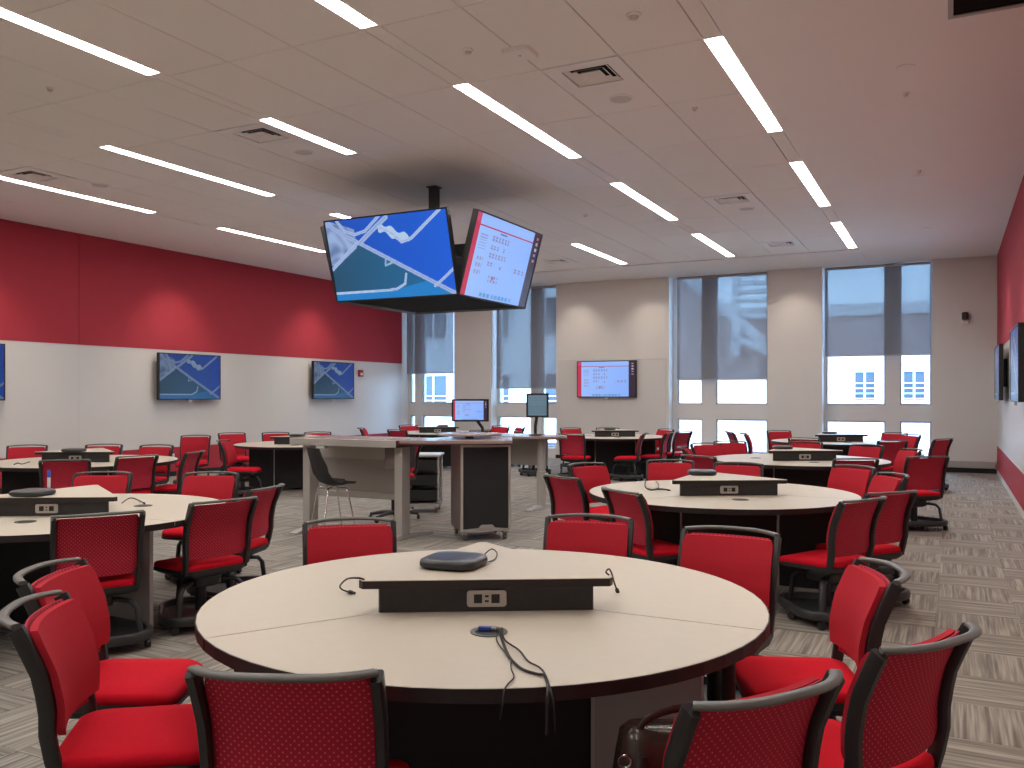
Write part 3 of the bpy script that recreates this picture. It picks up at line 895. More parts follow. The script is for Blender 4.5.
CH = [
 (-2.40,1.98,40, 'red chair in the bottom left corner, nearest of the two facing right', G1),
 (-2.89,2.35,30, 'red chair facing right, just behind the bottom left corner chair', G1),
 (-1.592,1.925,113,'red chair with dotted mesh back towards the camera at the bottom left', G1),
 (-0.62,2.23,147,'red chair at the bottom right with a handbag on its seat', G1),
 (-0.31,2.855,152,'red chair nearest the bottom right corner, its back to the aisle', G1),
 (-0.525,3.58,-160,'red chair at the right of the nearest table, facing left with its front showing', G1),
 (-1.00,4.09,-92,'red chair beyond the right rim of the nearest table, facing the camera', G1),
 (-1.74,4.22,-78,'red chair at the far side of the nearest table, right of the black cabinet', G1),
 (-2.72,3.56,-50,'red chair at the far left of the nearest table, before the silver desk leg', G1),
 (-2.80,6.97,60, 'red chair left of the second right table, its back to the camera', G2),
 (-2.98,7.90,-25,'red chair left of the second right table showing its front and seat', G2),
 (-1.95,6.15,52, 'red chair at the near left of the second right table, seen from behind', G2),
 (-2.55,8.55,-75,'red chair beyond the left of the second right table, facing the camera', G2),
 (-1.89,8.50,-87,'red chair straight behind the centre riser of the second right table', G2),
 (-0.99,8.66,-125,'red chair at the far right of the second right table, facing the camera', G2),
 (-0.70,8.00,-150,'red chair facing left at the right rim of the second right table', G2),
 (-0.60,6.86,142,'red chair right of the second right table, farther of two seen from behind', G2),
 (-0.77,6.28,153,'red chair right of the second right table, nearer of two seen from behind', G2),
 (-0.38,11.02,122,'red chair standing out in the aisle at the third right table, seen from behind', G3),
 (-1.05,10.30,118,'red chair at the near right of the third right table, half hidden by another', G3),
 (-2.45,10.00,65,'red chair at the near left of the third right table, behind a grey puck', G3),
 (-2.85,11.25,10,'red chair seen from the side, left of the third right table', G3),
 (-2.91,12.05,-42,'red chair behind the third right table, left one of a side-by-side pair', G3),
 (-2.80,12.72,-60,'red chair behind the third right table, right one of a side-by-side pair', G3),
 (-1.90,13.00,-88,'red chair straight behind the centre riser of the third right table', G3),
 (-1.15,12.60,-115,'red chair at the far right of the third right table, facing the camera', G3),
 (-0.70,11.95,-152,'red chair at the right rim of the third right table, facing left', G3),
 (-0.95,14.60,125,'red chair at the near right of the far right table, seen from behind', G4),
 (-2.10,14.90,85, 'red chair in front of the far right table, seen from behind left of its riser', G4),
 (-0.35,15.50,150,'red chair farthest to the right, by the back right corner', G4),
 (-1.05,17.12,-118,'red chair behind the far right table, left of two against the rightmost window', G4),
 (-0.84,16.48,-140,'red chair behind the far right table, right of two against the rightmost window', G4),
 (-2.85,17.25,-55,'red chair in front of the wall between the two right windows', G4),
 (-3.50,16.68,25,  'red chair turned sideways before the low panes of the stair window', G4),
 (-3.05,15.95,10, 'red chair seen edge-on, right of the sideways chair by the stair window', G4),
 (-4.64,3.53,149,'red chair with mesh back towards the camera at the left foreground table', G5),
 (-4.52,4.26,168,'red chair at the right of the left foreground table with tubular base showing', G5),
 (-4.84,4.86,-165,'red chair farthest right at the left foreground table, seen edge-on', G5),
 (-5.67,5.32,-66,'red chair on the far right side of the left foreground table, facing the camera', G5),
 (-6.50,4.92,-58,'red chair on the far side of the left foreground table, behind the marker', G5),
 (-5.45,3.05,80, 'red chair at the left edge of the photo, only its dark base in view', G5),
 (-8.61,6.24,138,'red chair at the table by the left wall, left of two seen from behind', G6),
 (-8.52,6.90,168,'red chair at the table by the left wall, right of two seen from behind', G6),
 (-11.05,7.37,-40,'red chair against the left wall at the left edge of the photo', G6),
 (-10.36,7.94,-56,'red chair against the left wall behind the riser with a puck', G6),
 (-9.64,8.12,-72,'red chair against the left wall, right end of its table', G6),
 (-8.50,7.55,-155,'red chair seen from its right side with a curved arm-like frame, facing left', G6),
 (-11.36,10.52,-55,'red chair standing by the left wall below the nearer map screen', G7),
 (-9.65,9.92,28, 'red chair seen from behind and side, in front of the table behind the stool', G7),
 (-11.50,11.66,-30,'red chair behind the table behind the stool, left of three by the wall', G7),
 (-10.95,12.12,-42,'red chair behind the table behind the stool, middle of three by the wall', G7),
 (-10.42,12.58,-55,'red chair behind the table behind the stool, right of three by the wall', G7),
 (-6.10,14.60,95, 'red chair with its back to the camera below the back wall screen', G8),
 (-6.98,16.75,-38,'red chair beyond the table below the back wall screen, on the left', G8),
 (-6.42,17.10,-68,'red chair beyond the table below the back wall screen, right of the puck', G8),
 (-5.22,14.95,195,'red chair seen from its side, seat pointing left, by the back screen table', G8),
 (-5.35,16.95,-125,'red chair at the far right of the back screen table, left of the stair window', G8),
 (-4.80,16.30,160, 'red chair against the left edge of the stair window', G8),
 (-4.95,15.60,185,'red chair at the right of the back screen table, between two others', G8),
 (-7.20,15.10,40, 'red chair left of the back screen table, behind the white column leg', G8),
 (-10.85,15.00,28,'red chair seen from the side between the left wall and the silver desk', G9),
 (-9.95,14.80,85, 'red chair seen from behind just above the silver desk top', G9),
 (-11.00,16.70,-30,'red chair in front of the leftmost window', G9),
 (-9.15,17.10,-100,'red chair behind the desk monitors, left of two', G9),
 (-8.60,16.78,-135,'red chair behind the desk monitors, right of two', G9),
 (-8.62,15.25,150,'red chair glimpsed under the counter beside the black cabinet', G9),
]
for c in CH: chair(*c)
chair(-6.12, 8.84, 190, 'red chair on a five-star base behind the silver desk', 'presenter seats', lift=0.13, star=True)

# ---------------------------------------------------------------- instructor station
t = thing('standing_desk', 'silver edged standing desk on two silver legs with a grey modesty panel', 'desk', (-5.82, 7.9, 0))
inv = (5.82, -7.9, 0)
def dput(mb, nm, mat, **k):
    o = mb.obj(nm, mat, t, **k); o.location = inv; return o
top = dput(MB().box(-6.60, -5.18, 7.53, 8.28, 1.035, 1.06), 'desk_top', 'desk_top')
MB().box(-6.60, -5.18, 7.518, 7.53, 0.985, 1.061).obj('front_edge', 'silver_paint', top, bevel=0.003)
MB().box(-5.18, -5.168, 7.52, 8.28, 0.985, 1.061).obj('end_edge', 'desk_edge', top)
MB().box(-6.612, -6.60, 7.52, 8.28, 0.985, 1.061).obj('end_edge', 'silver_paint', top)
for x in (-6.48, -5.235):
    lg = dput(MB().box(x-0.05, x+0.05, 7.64, 7.80, 0.03, 1.034), 'leg', 'silver_paint', bevel=0.012)
    MB().rings([[(x-0.05,7.42,0.0),(x+0.05,7.42,0.0),(x+0.05,8.25,0.0),(x-0.05,8.25,0.0)],[(x-0.05,7.42,0.018),(x+0.05,7.42,0.018),(x+0.05,8.25,0.018),(x-0.05,8.25,0.018)],[(x-0.04,7.60,0.05),(x+0.04,7.60,0.05),(x+0.04,7.90,0.05),(x-0.04,7.90,0.05)]]).obj('foot', 'silver_paint', lg)
dput(MB().box(-6.74, -5.60, 8.16, 8.18, 0.42, 0.80), 'modesty_panel', 'desk_grey')
dput(MB().box(-6.74, -5.60, 8.14, 8.20, 0.80, 0.98), 'cable_tray', 'silver_paint', bevel=0.004)
dput(MB().box(-6.74, -5.60, 8.14, 8.20, 0.35, 0.42), 'cross_beam', 'silver_paint', bevel=0.01)
cp = dput(MB().box(-5.42, -5.28, 7.66, 8.05, 0.74, 1.03), 'computer_box', 'cabinet_side', bevel=0.004)
dput(MB().box(-6.25, -6.13, 7.53, 7.60, 0.955, 0.985), 'desk_controller', 'plate_white')

# wedge counter over the rack
t = thing('counter_top', 'reddish counter top over the black mesh cabinet beside the silver desk', 'counter', (-4.6, 8.15, 1.03))
poly = [(-5.16,7.55),(-4.95,7.60),(-4.20,7.96),(-4.10,8.08),(-4.46,8.80),(-5.16,8.72)]
q = [(x+4.6, y-8.15) for x,y in poly]
MB().prism(q, 0.004, 0.033).obj('counter_slab', 'desk_top', t)
MB().prism([(x*1.004,y*1.004) for x,y in q], -0.012, 0.004).obj('counter_edge', 'desk_edge', t)
MB().box(-0.38, -0.32, 0.5, 0.56, -1.03, -0.012).obj('leg', 'silver_paint', t)

# rack cabinet
ra = radians(41)
t = thing('equipment_cabinet', 'tall equipment cabinet with a black mesh door on casters under the counter', 'cabinet', (-4.56, 8.23, 0), ra)
MB().box(-0.27, 0.27, -0.25, 0.32, 0.10, 1.015).obj('body', 'cabinet_side', t, bevel=0.004)
fm = MB(); frame_rect(fm, -0.27, 0.27, 0.10, 1.015, 0.025, -0.275, -0.2505)
fm.obj('front_frame', 'silver_paint', t)
dr = MB().box(-0.243, 0.243, -0.270, -0.252, 0.128, 0.988).obj('mesh_door', 'mesh_black', t)
MB().rings([[(x,-0.274,0.98+z) for x,z in ((-0.10,0),(0.10,0),(0.06,-0.025),(-0.06,-0.025))],[(x,-0.2705,0.98+z) for x,z in ((-0.10,0),(0.10,0),(0.06,-0.025),(-0.06,-0.025))]]).obj('door_pull', 'black_plastic', dr)
MB().rings([[(x,-0.279,0.125+z) for x,z in ((-0.245,0),(0.245,0),(0.10,0.012),(0.07,0.045),(-0.05,0.045),(-0.08,0.012))],[(x,-0.271,0.125+z) for x,z in ((-0.245,0),(0.245,0),(0.10,0.012),(0.07,0.045),(-0.05,0.045),(-0.08,0.012))]]).obj('kick_vent', 'silver_paint', t)
for x in (-0.22, 0.22):
    for y in (-0.2, 0.26):
        c = MB().lathe([(0.01,-0.018),(0.035,-0.015),(0.035,0.015),(0.01,0.018)], 12, (x,y,0.035), 'x').obj('caster', 'rail_plastic', t, 40)
        MB().box(x-0.024, x+0.024, y-0.02, y+0.02, 0.05, 0.10).obj('caster_fork', 'silver_paint', c)

# raised disc on the counter
t = thing('round_riser', 'thin round wooden platform raised on the counter', 'platform', (-4.80, 8.40, 1.063))
MB().lathe([(0.05,0.0),(0.05,0.03)], 16).obj('post', 'black_plastic', t, 40)
MB().lathe([(0.35,0.030),(0.36,0.036),(0.36,0.048),(0.35,0.052)], 40).obj('disc', 'desk_top', t, 40)

# rear desk with monitors
t = thing('rear_desk', 'rounded instructor desk on a white column leg carrying two monitors', 'desk', (-5.45, 10.75, 0))
pl = [(-0.85,-0.30)] + [(0.30+0.45*cos(radians(a)), 0.10+0.42*sin(radians(a))) for a in range(-90, 91, 15)] + [(-0.85,0.52)]
MB().prism(pl, 0.955, 0.985).obj('desk_top', 'desk_top', t)
MB().prism([(x*1.005,y*1.005) for x,y in pl], 0.940, 0.955).obj('desk_edge', 'desk_edge', t)
for x in (0.46, -0.6):
    c = MB().lathe([(0.065,0.03),(0.065,0.50),(0.055,0.51),(0.055,0.94)], 16, (x,-0.03,0)).obj('column_leg', 'silver_paint', t, 40)
    MB().rings([[(x-0.045,-0.45,0.0),(x+0.045,-0.45,0.0),(x+0.045,0.4,0.0),(x-0.045,0.4,0.0)],[(x-0.045,-0.45,0.015),(x+0.045,-0.45,0.015),(x+0.045,0.4,0.015),(x-0.045,0.4,0.015)],[(x-0.035,-0.15,0.045),(x+0.035,-0.15,0.045),(x+0.035,0.12,0.045),(x-0.035,0.12,0.045)]]).obj('foot', 'silver_paint', c)
MB().box(-0.55, 0.40, 0.30, 0.32, 0.55, 0.94).obj('modesty_panel', 'desk_grey', t)

def monitor(label, loc, rz, w, h, zb, pic, armx):
    t = thing('desk_monitor', label, 'monitor', loc, rz, 'desk monitors')
    MB().box(-w/2, w/2, 0.003, 0.04, zb, zb+h).obj('housing', 'screen_bezel', t, bevel=0.004)
    fm = MB(); frame_rect(fm, -w/2, w/2, zb, zb+h, 0.024, -0.006, 0.003); fm.obj('bezel', 'screen_bezel', t)
    p = link('picture', pic, t, (0, 0.001, zb+h/2)); p.scale = (w-0.036, 1, h-0.036)
    MB().tube([(armx,0.06,0.02),(armx,0.06,zb*0.5),(0,0.07,zb+h*0.45)], 0.022, 8).obj('arm', 'black_plastic', t, 50)
    MB().lathe([(0.09,0.0),(0.09,0.012),(0.03,0.02)], 20, (armx,0.06,0)).obj('stand_base', 'black_plastic', t, 40)
    MB().cbox((0,0.052,zb+h*0.5), (0.12,0.03,0.12)).obj('mount_plate', 'black_plastic', t)
    return t
monitor('wide desk monitor showing a web page, left of the two', (-6.00, 10.53, 0.987), radians(26), 0.52, 0.315, 0.185, PAGE_HI, 0.17)
PAGE_DIM = picture_mesh('picture_page_dim', lambda u, v: (0.10,0.17,0.22) if (v*13) % 1 > 0.2 else (0.14,0.21,0.26), 20, 40, 1.0)
monitor('small upright desk monitor, right of the two on a bent arm', (-5.08, 10.78, 0.987), radians(14), 0.31, 0.33, 0.25, PAGE_DIM, -0.04)

# small AV cart
t = thing('media_cart', 'low open cart with black shelves and a white top behind the silver desk', 'cart', (-6.26, 9.75, 0), radians(25))
cb = MB(); cb.box(-0.22,0.22,-0.22,0.22,0.08,0.12); cb.box(-0.22,-0.20,-0.22,0.22,0.12,0.74); cb.box(0.205,0.22,-0.22,-0.15,0.12,0.74); cb.box(0.205,0.22,0.15,0.22,0.12,0.74); cb.box(-0.195,0.195,0.19,0.22,0.12,0.74)
cb.obj('frame', 'silver_paint', t)
MB().box(-0.24, 0.24, -0.24, 0.24, 0.742, 0.765).obj('top', 'whiteboard', t)
for z in (0.16, 0.36, 0.56):
    MB().box(-0.19, 0.19, -0.20, 0.18, z, z+0.13).obj('shelf_unit', 'black_plastic', t, bevel=0.004)
for x in (-0.18, 0.18):
    for y in (-0.18, 0.18):
        MB().lathe([(0.01,-0.014),(0.036,-0.012),(0.036,0.012),(0.01,0.014)], 12, (x,y,0.036), 'x').obj('caster', 'rail_plastic', t, 40)
        
# shell stool
t = thing('shell_stool', 'black plastic shell stool with thin chrome legs tucked at the silver desk', 'stool', (-5.87, 7.34, 0), radians(-30))
# faces local +Y ; seat height 0.58
K = [(-0.235,0.985,0.17),(-0.215,0.90,0.20),(-0.195,0.80,0.215),(-0.165,0.70,0.22),(-0.11,0.62,0.22),(-0.03,0.585,0.215),(0.07,0.585,0.205),(0.15,0.60,0.19),(0.205,0.595,0.165)]
rings = []
mb = MB(); W = 9
fr_, rr_ = [], []
for i, (y, z, hw) in enumerate(K):
    y0, z0, _ = K[max(i-1,0)]; y1, z1, _ = K[min(i+1,len(K)-1)]
    n = Vector((0, z1-z0, -(y1-y0))).normalized()
    if n.z < 0 and i > 4: n = -n
    for k in range(W):
        u = -1+2*k/(W-1)
        curl = 0.05*abs(u)**3 * (1.0 if 1 < i < 7 else 0.5)
        base = Vector((u*hw, y, z))
        inward = Vector((0, 0.75, 0.66)) if 2 < i < 6 else (Vector((0,1,0.1)) if i <= 2 else Vector((0,0,1)))
        fr_.append(base+inward*(curl+0.006)); rr_.append(base+inward*(curl-0.006))
n = len(fr_); mb.v = [tuple(p) for p in fr_+rr_]
for i in range(len(K)-1):
    for k in range(W-1):
        a = i*W+k
        mb.f += [(a,a+1,a+W+1,a+W),(n+a+1,n+a,n+a+W,n+a+W+1)]
for i in range(len(K)-1):
    a = i*W; b = i*W+W-1
    mb.f += [(a+W,n+a+W,n+a,a),(b,n+b,n+b+W,b+W)]
for k in range(W-1):
    a = (len(K)-1)*W+k
    mb.f += [(k,n+k,n+k+1,k+1),(a+1,n+a+1,n+a,a)]
mb.obj('shell', 'mesh_black', t, 60)
for sx in (-1, 1):
    for (ya, yb) in ((0.10, 0.21), (-0.10, -0.19)):
        MB().tube([(sx*0.05,ya*0.3,0.562),(sx*0.13,ya,0.555),(sx*0.15,ya+(yb-ya)*0.1,0.53),(sx*0.21,yb,0.0)], 0.009, 8).obj('leg', 'chrome', t, 60)

# ---------------------------------------------------------------- things on the tables
RZ = TZt + 0.1265
def puck(x, y, rz, label, z=RZ):
    t = thing('microphone_puck', label, 'conference unit', (x, y, z), rz, 'grey conference units')
    out = rrect(0.232, 0.232, 0.062, 6)
    MB().loft(out, [(0.86,0.0),(0.99,0.010),(1.0,0.020),(0.985,0.028)]).obj('base', 'device_skirt', t, 50)
    MB().loft(out, [(0.985,0.028),(0.955,0.034),(0.84,0.039),(0.5,0.041),(0.1,0.041)]).obj('cover', 'device_grey', t, 50)
    return t
puck(-1.725, 2.90, radians(8), 'dark grey square conference unit on the riser of the nearest table')
puck(-1.87, 7.22, radians(20), 'grey conference unit on the riser of the second right table')
puck(-1.88, 11.18, radians(20), 'grey conference unit on the riser of the third right table')
puck(-1.9, 16.05, radians(20), 'grey conference unit on the riser of the far right table')
puck(-5.45, 3.69, radians(15), 'grey conference unit on the riser of the left foreground table')
puck(-9.28, 6.8, radians(20), 'grey conference unit on the riser of the table by the left wall')
puck(-9.55, 11.05, radians(20), 'grey conference unit on the riser of the table behind the stool')
puck(-5.95, 15.95, radians(20), 'grey conference unit on the riser below the back wall screen')
puck(-9.8, 16.0, radians(20), 'grey conference unit on the riser of the farthest left table')

t = thing('whiteboard_marker', 'white marker with a blue cap standing on the riser of the left foreground table', 'marker', (-5.80, 4.05, RZ))
MB().lathe([(0.010,0.0),(0.011,0.004),(0.011,0.075)], 12).obj('barrel', 'marker_white', t, 40)
MB().lathe([(0.0115,0.075),(0.0115,0.115),(0.007,0.128)], 12).obj('cap', 'marker_blue', t, 40)

def smooth_path(P, sub=5):
    P = [Vector(p) for p in P]; out = []
    for i in range(len(P)-1):
        p0, p1, p2, p3 = P[max(i-1,0)], P[i], P[i+1], P[min(i+2,len(P)-1)]
        for k in range(sub):
            s = k/sub
            out.append(0.5*((2*p1)+(p2-p0)*s+(2*p0-5*p1+4*p2-p3)*s*s+(3*p1-p0-3*p2+p3)*s*s*s))
    out.append(P[-1]); return out
def cable(P, r, label, plug=None, group='table cables'):
    b = Vector(P[0])
    t = thing('cable', label, 'cable', tuple(b), 0, group)
    pts = [p-b for p in smooth_path(P)]
    MB().tube(pts, r, 6).obj('cord', 'cable_black', t, 60)
    if plug:
        d = (pts[-1]-pts[-2]).normalized()
        MB().tube([pts[-1]-d*0.004, pts[-1]+d*0.012, pts[-1]+d*0.014, pts[-1]+d*0.03], [0.008,0.008,0.006,0.006], 8).obj('plug', 'black_plastic', t, 50)
    return t
# unprojection of picture points on a horizontal plane, used to lay the cables on the table
def on(px, py, z):
    dx = (px-512)/865.0; dz = (396-py)/865.0
    k = (z-CAM_H)/dz
    return (k*(dx*cos(YAW)-sin(YAW)), k*(dx*sin(YAW)+cos(YAW)), z)
Zt = TZt+0.006
cable([on(499,630,Zt), on(504,645,Zt), on(510,658,Zt), on(522,669,Zt), on(537,674,Zt), on(545,676,Zt), on(548,689,Zt), (on(549,692,Zt)[0]-0.0, on(549,692,Zt)[1]-0.012, Zt-0.02), (on(549,692,Zt)[0], on(549,692,Zt)[1]-0.016, 0.64)], 0.0045, 'thickest black cable running from the grommet over the near rim of the nearest table')
cable([on(502,628,Zt+.008), on(505,640,Zt+0.006), on(519,650,Zt), on(528,661,Zt), on(539,667,Zt), on(545,674,Zt+.006), on(550,688,Zt+.004), (on(551,692,Zt)[0]+0.012, on(551,692,Zt)[1]-0.012, Zt-0.02), (on(551,692,Zt)[0]+0.02, on(551,692,Zt)[1]-0.016, 0.65)], 0.0028, 'thin black cable looping to the right of the thick one on the nearest table')
cable([on(497,631,Zt), on(497,641,Zt), on(505,652,Zt+.003), on(511,658,Zt+.01), on(511,668,Zt), on(514,677,Zt), on(508,684,Zt), (on(505,690,Zt)[0], on(505,690,Zt)[1]-0.004, Zt), (on(505,692,Zt)[0], on(505,692,Zt)[1]-0.014, Zt-0.03), (on(503,692,Zt)[0], on(503,692,Zt)[1]-0.018, 0.68)], 0.0022, 'thinnest cable kinked to the left over the rim of the nearest table')
t = thing('blue_connector', 'small blue plug lying in the grommet of the nearest table', 'plug', on(485,630,TZt+0.003), radians(20))
MB().box(-0.022, 0.022, -0.009, 0.009, 0.0, 0.012).obj('shell', 'blue_plug', t, bevel=0.002)
MB().box(0.022, 0.036, -0.006, 0.006, 0.002, 0.010).obj('contact', 'steel', t)
zr = RZ+0.004
a0 = on(364,579.5,zr)
cable([a0, on(358,578,RZ+0.012), on(347,579,RZ-0.02), on(340,586,TZt+0.03), on(343,590,Zt+.004), on(350,592,Zt+.002)], 0.0035, 'short black cable hanging off the left corner of the nearest riser', True)
a0 = on(609,575,zr)
cable([a0, on(606,572,RZ+0.012), on(609,569,RZ+0.014), on(612,574,RZ-0.02), on(614,582,TZt+0.05), on(617,590,TZt+0.012)], 0.0035, 'short black cable with plug off the right corner of the nearest riser', True)
cable([on(480,560,zr), on(486,553,RZ+0.014), on(492,549,RZ+0.02), on(497,553,RZ+0.014), on(495,559,zr), on(488,562,zr)], 0.0026, 'thin looped cord beside the grey conference unit on the nearest riser')
cable([on(646,480,Zt), on(645,486,Zt+0.03), on(650,490,Zt), on(660,489,Zt), on(668,490,Zt)], 0.005, 'black cable on the left part of the second right table', True)
cable([on(656,481,Zt), on(659,486,Zt+0.04), on(655,490,Zt), on(648,488,Zt)], 0.003, 'thin cord crossing the cable on the second right table')
cable([on(122,503,Zt), on(130,498,Zt+0.02), on(138,500,Zt), on(144,503,Zt)], 0.004, 'black cable right of the riser on the left foreground table', True)
cable([on(14,464.5,Zt), on(18,463,Zt+0.02), on(22,464,Zt), on(29,462,Zt)], 0.006, 'dark cable lying on the table by the left wall', True)

# handbag on the bottom right chair
t = thing('handbag', 'glossy dark brown leather handbag on the seat of the bottom right chair', 'handbag', (-0.66, 2.30, 0.440), radians(32))
out = rrect(0.34, 0.17, 0.06, 6)
m = MB(); R_ = []
for k, z in ((0.90,0.0),(1.0,0.02),(1.04,0.07),(0.98,0.13),(0.82,0.175),(0.55,0.195),(0.2,0.198)):
    R_.append([(x*(0.6+0.4*k) if k < 0.95 else x*k, y*k*(1+0.06*sin(9*x)), z+0.008*sin(14*x+z*20)) for x,y in out])
m.rings(R_).obj('body', 'leather', t, 60)
MB().tube(smooth_path([(-0.12,-0.03,0.17),(-0.10,-0.035,0.225),(0.0,-0.035,0.255),(0.10,-0.035,0.225),(0.12,-0.03,0.17)], 4), 0.011, 8, 0.006).obj('strap', 'leather', t, 60)
MB().tube([(-0.165+0.016*cos(a), -0.075, 0.135+0.016*sin(a)) for a in [2*pi*k/14 for k in range(15)]], 0.0035, 6).obj('ring', 'chrome', t, 60)
MB().tube([(-0.12,-0.088,0.15),(-0.13,-0.092,0.10),(-0.135,-0.09,0.05)], 0.012, 8, 0.005).obj('side_strap', 'black_plastic', t, 60)

# ---------------------------------------------------------------- ceiling fittings
DL = ['over the second right table', 'over the right row, middle', 'over the right row, far end', 'left of the short middle strip light', 'near the left wall', 'beside the far middle strip light']
for (x0, x1, y0, y1) in diff_cells:
    cx, cy = (x0+x1)/2, (y0+y1)/2
    if cx > -3.2: lab = 'square air diffuser in the ceiling ' + (DL[0] if cy < 8 else DL[1] if cy < 14 else DL[2])
    else: lab = 'square air diffuser in the ceiling ' + (DL[5] if cy > 14 else DL[3] if cx > -8 else DL[4])
    t = thing('air_diffuser', lab, 'air diffuser', (cx, cy, ZC), 0, 'ceiling air diffusers')
    w, d = (x1-x0)/2-0.008, (y1-y0)/2-0.008
    fm = MB()
    fm.box(-w, w, -d, -d*0.62, 0, 0.03).box(-w, w, d*0.62, d, 0, 0.03).box(-w, -w*0.62, -d*0.62, d*0.62, 0, 0.03).box(w*0.62, w, -d*0.62, d*0.62, 0, 0.03)
    fm.obj('face_panel', 'vent_white', t)
    MB().box(-w*0.62, w*0.62, -d*0.62, d*0.62, 0.032, 0.042).obj('throat', 'vent_dark', t)
    for k in range(1, 4):
        s = 0.62 - 0.14*k
        lv = MB()
        so, si, zo, zi = s+0.10, s, 0.004, 0.028
        lv.rings([[(-w*so,-d*so,zo),(w*so,-d*so,zo),(w*so,d*so,zo),(-w*so,d*so,zo)],[(-w*si,-d*si,zi),(w*si,-d*si,zi),(w*si,d*si,zi),(-w*si,d*si,zi)]], False, k == 3)
        lv.obj('louver', 'vent_white', t)
for n, (x, y, lab) in enumerate(((-2.75,7.66,'round flush ceiling speaker next to the diffuser over the second right table'), (-2.70,13.0,'round flush ceiling speaker over the right row'), (-6.57,7.70,'round flush ceiling speaker left of the short strip light'), (-9.99,7.7,'round flush ceiling speaker near the left wall'))):
    t = thing('ceiling_speaker', lab, 'speaker', (x, y, TZ), 0, 'ceiling speakers')
    MB().lathe([(0.12,0.0),(0.12,-0.004),(0.108,-0.006)], 28).obj('rim', 'vent_white', t, 40)
    MB().lathe([(0.108,-0.004),(0.10,-0.0065),(0.0,-0.007)], 28).obj('grille', 'speaker_grille', t, 40)
for n, (x, y, r, nm, lab) in enumerate(((-2.06,6.01,0.055,'smoke_detector','round smoke detector at the top of the photo, left of the first right strip light'), (-3.45,6.02,0.04,'smoke_detector','small round detector left of the nearest centre strip light'), (-7.23,5.06,0.035,'smoke_detector','small round detector beside the leftmost near strip light'), (-9.93,6.2,0.04,'smoke_detector','small dark detector near the left wall diffuser'), (-4.99,12.31,0.045,'smoke_detector','small round detector right of the hanging page screen'), (-2.2,8.22,0.03,'sprinkler_head','tiny sprinkler head over the second right table'), (-0.37,8.68,0.035,'sprinkler_head','small sprinkler head just below the nearest right downlight'), (-0.35,11.75,0.03,'sprinkler_head','small sprinkler head above the middle right downlight'))):
    z = ZC if x > -1.5 else TZ
    t = thing(nm, lab, 'ceiling fitting', (x, y, z), 0, 'small ceiling fittings')
    MB().lathe([(r,0.0),(r,-0.008),(r*0.85,-0.016)], 20).obj('base', 'vent_white', t, 40)
    MB().lathe([(r*0.7,-0.016),(r*0.6,-0.03),(r*0.3,-0.036)], 16).obj('sensor', 'speaker_grille' if nm == 'smoke_detector' else 'plate_white', t, 40)
# access panel
t = thing('wireless_access_point', 'square white access point on the ceiling left of the nearest diffuser', 'ceiling fitting', (-3.1, 6.25, TZ))
MB().loft(rrect(0.24,0.24,0.04), [(1.0,0.0),(1.0,-0.02),(0.94,-0.03)]).obj('cover', 'vent_white', t, 40)
MB().lathe([(0.012,-0.030),(0.010,-0.032)], 12).obj('status_lens', 'heater_grey', t, 40)

# return grille at the top right
t = thing('return_grille', 'dark framed air return grille in the ceiling at the top right corner', 'air grille', (0.28, 6.72, ZC))
fm = MB()
for a in ((-0.30,0.30,-0.38,-0.34),(-0.30,0.30,0.34,0.38),(-0.30,-0.265,-0.34,0.34),(0.265,0.30,-0.34,0.34)):
    fm.box(a[0], a[1], a[2], a[3], -0.012, -0.0005)
fm.obj('frame', 'heater_grey', t)
MB().box(-0.265, 0.265, -0.34, 0.34, -0.003, -0.0008).obj('cavity', 'vent_dark', t)
for k in range(12):
    y = -0.31 + k*0.056
    MB().rings([[(-0.265,y,-0.010),(0.265,y,-0.010),(0.265,y+0.004,-0.010),(-0.265,y+0.004,-0.010)],[(-0.265,y+0.02,-0.0035),(0.265,y+0.02,-0.0035),(0.265,y+0.024,-0.0035),(-0.265,y+0.024,-0.0035)]]).obj('blade', 'vent_dark', t)

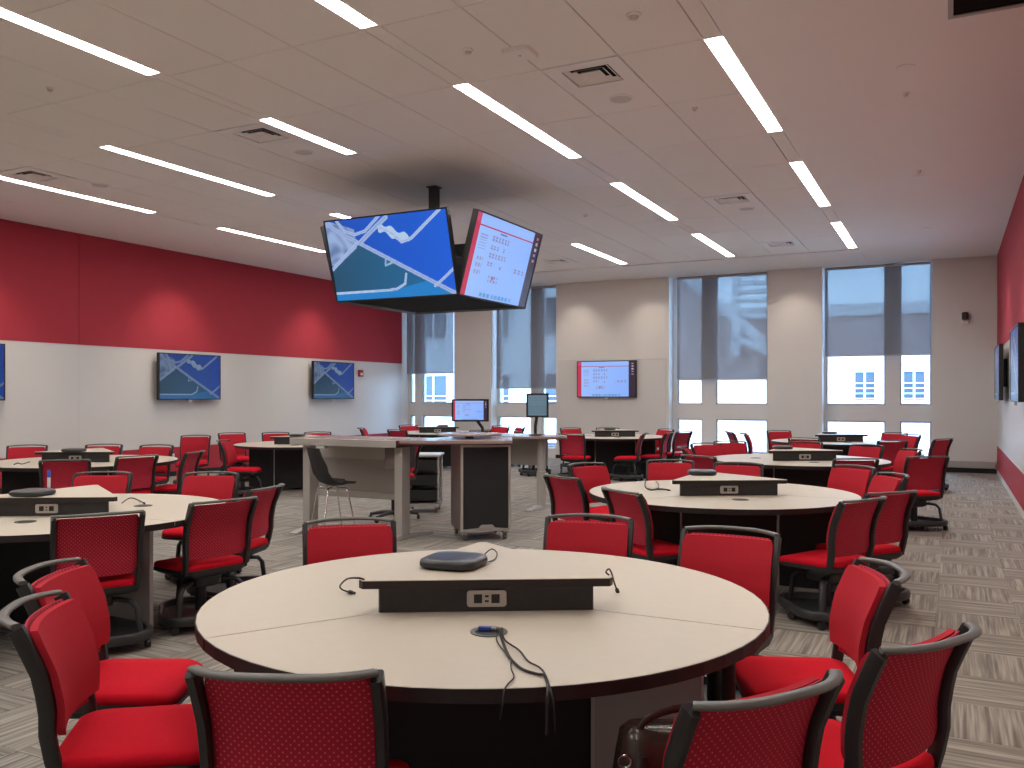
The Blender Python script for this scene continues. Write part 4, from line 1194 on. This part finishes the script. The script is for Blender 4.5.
# recessed downlights with their own spot lamps
DLS = [(-0.34, 4.1,'over the right aisle, behind the frame edge',1), (-0.34,8.00,'over the right aisle, nearest in view',1), (-0.35,12.05,'over the right aisle, middle one',1), (-0.34,15.82,'over the right aisle, farthest one',1),
       (-12.02,3.9,'along the left wall, out at the left',1), (-12.02,7.8,'along the left wall, at the left edge of the photo',1), (-12.02,11.75,'along the left wall above the nearer map screen',1), (-12.02,15.75,'along the left wall above the farther map screen',1),
       (-8.05,18.72,'by the back wall, left above the web page screen',1), (-6.25,18.72,'by the back wall, right above the web page screen',1), (-3.0,18.72,'by the back wall between the two right windows',1)]
for x, y, lab, p in DLS:
    z = ZC-0.012 if y > 17.5 else ZC
    t = thing('recessed_downlight', 'small round recessed downlight ' + lab, 'downlight', (x, y, z), 0, 'recessed downlights')
    MB().lathe([(0.062,0.0),(0.075,0.0),(0.075,-0.006),(0.062,-0.008)], 24).obj('trim_ring', 'vent_white', t, 40)
    MB().lathe([(0.062,-0.001),(0.062,-0.003),(0.0,-0.0035)], 24).obj('lens', 'spot_lens', t, 40)
    ld = bpy.data.lights.new('downlight_lamp', 'SPOT')
    wash = x < -12 or y > 18
    ld.energy = SPOT_W*(0.30 if y > 18 else 1.0 if wash else 1.0); ld.color = (1.0, 0.88, 0.74); ld.spot_size = radians(80); ld.spot_blend = 0.9; ld.shadow_soft_size = 0.05
    lo = link('downlight_lamp', ld, t, (0, 0, -0.02))
    lo.rotation_euler = (radians(22), 0, 0) if y > 18 else (0, radians(24 if x < -12 else -18), 0)

# ---------------------------------------------------------------- wall fittings
t = thing('security_camera', 'white wall camera with a black dome high on the back wall', 'camera', (0.25, YB, 3.04))
MB().rings([[(x,-0.001,z) for x,z in rrect(0.13,0.13,0.03)],[(x,-0.05,z) for x,z in rrect(0.12,0.12,0.03)]]).obj('base', 'plate_white', t, 40)
MB().rings([[(x,-0.02,0.07+z) for x,z in rrect(0.12,0.15,0.03)],[(x,-0.14,0.08+z) for x,z in rrect(0.12,0.15,0.03)],[(x,-0.16,0.08+z) for x,z in rrect(0.09,0.11,0.03)]]).obj('lens_housing', 'screen_bezel', t, 40)
t = thing('fire_alarm', 'small red fire alarm box on the white part of the left wall', 'fire alarm', (XL+0.014, 17.64, 2.10), 0)
MB().box(0.0, 0.05, -0.085, 0.085, -0.085, 0.085).obj('box', 'alarm_red', t, bevel=0.008)
MB().box(0.05, 0.058, -0.045, 0.045, -0.05, 0.01).obj('strobe', 'plate_white', t)
t = thing('wall_outlet', 'white outlet plate on the red lower part of the left wall', 'outlet', (XL+0.02, 11.77, 0.36))
MB().box(0.0, 0.008, -0.045, 0.045, -0.07, 0.07).obj('plate', 'plate_white', t, bevel=0.002)
for z in (-0.03, 0.03): MB().box(0.008, 0.0095, -0.018, 0.018, z-0.014, z+0.014).obj('outlet_socket', 'heater_grey', t)
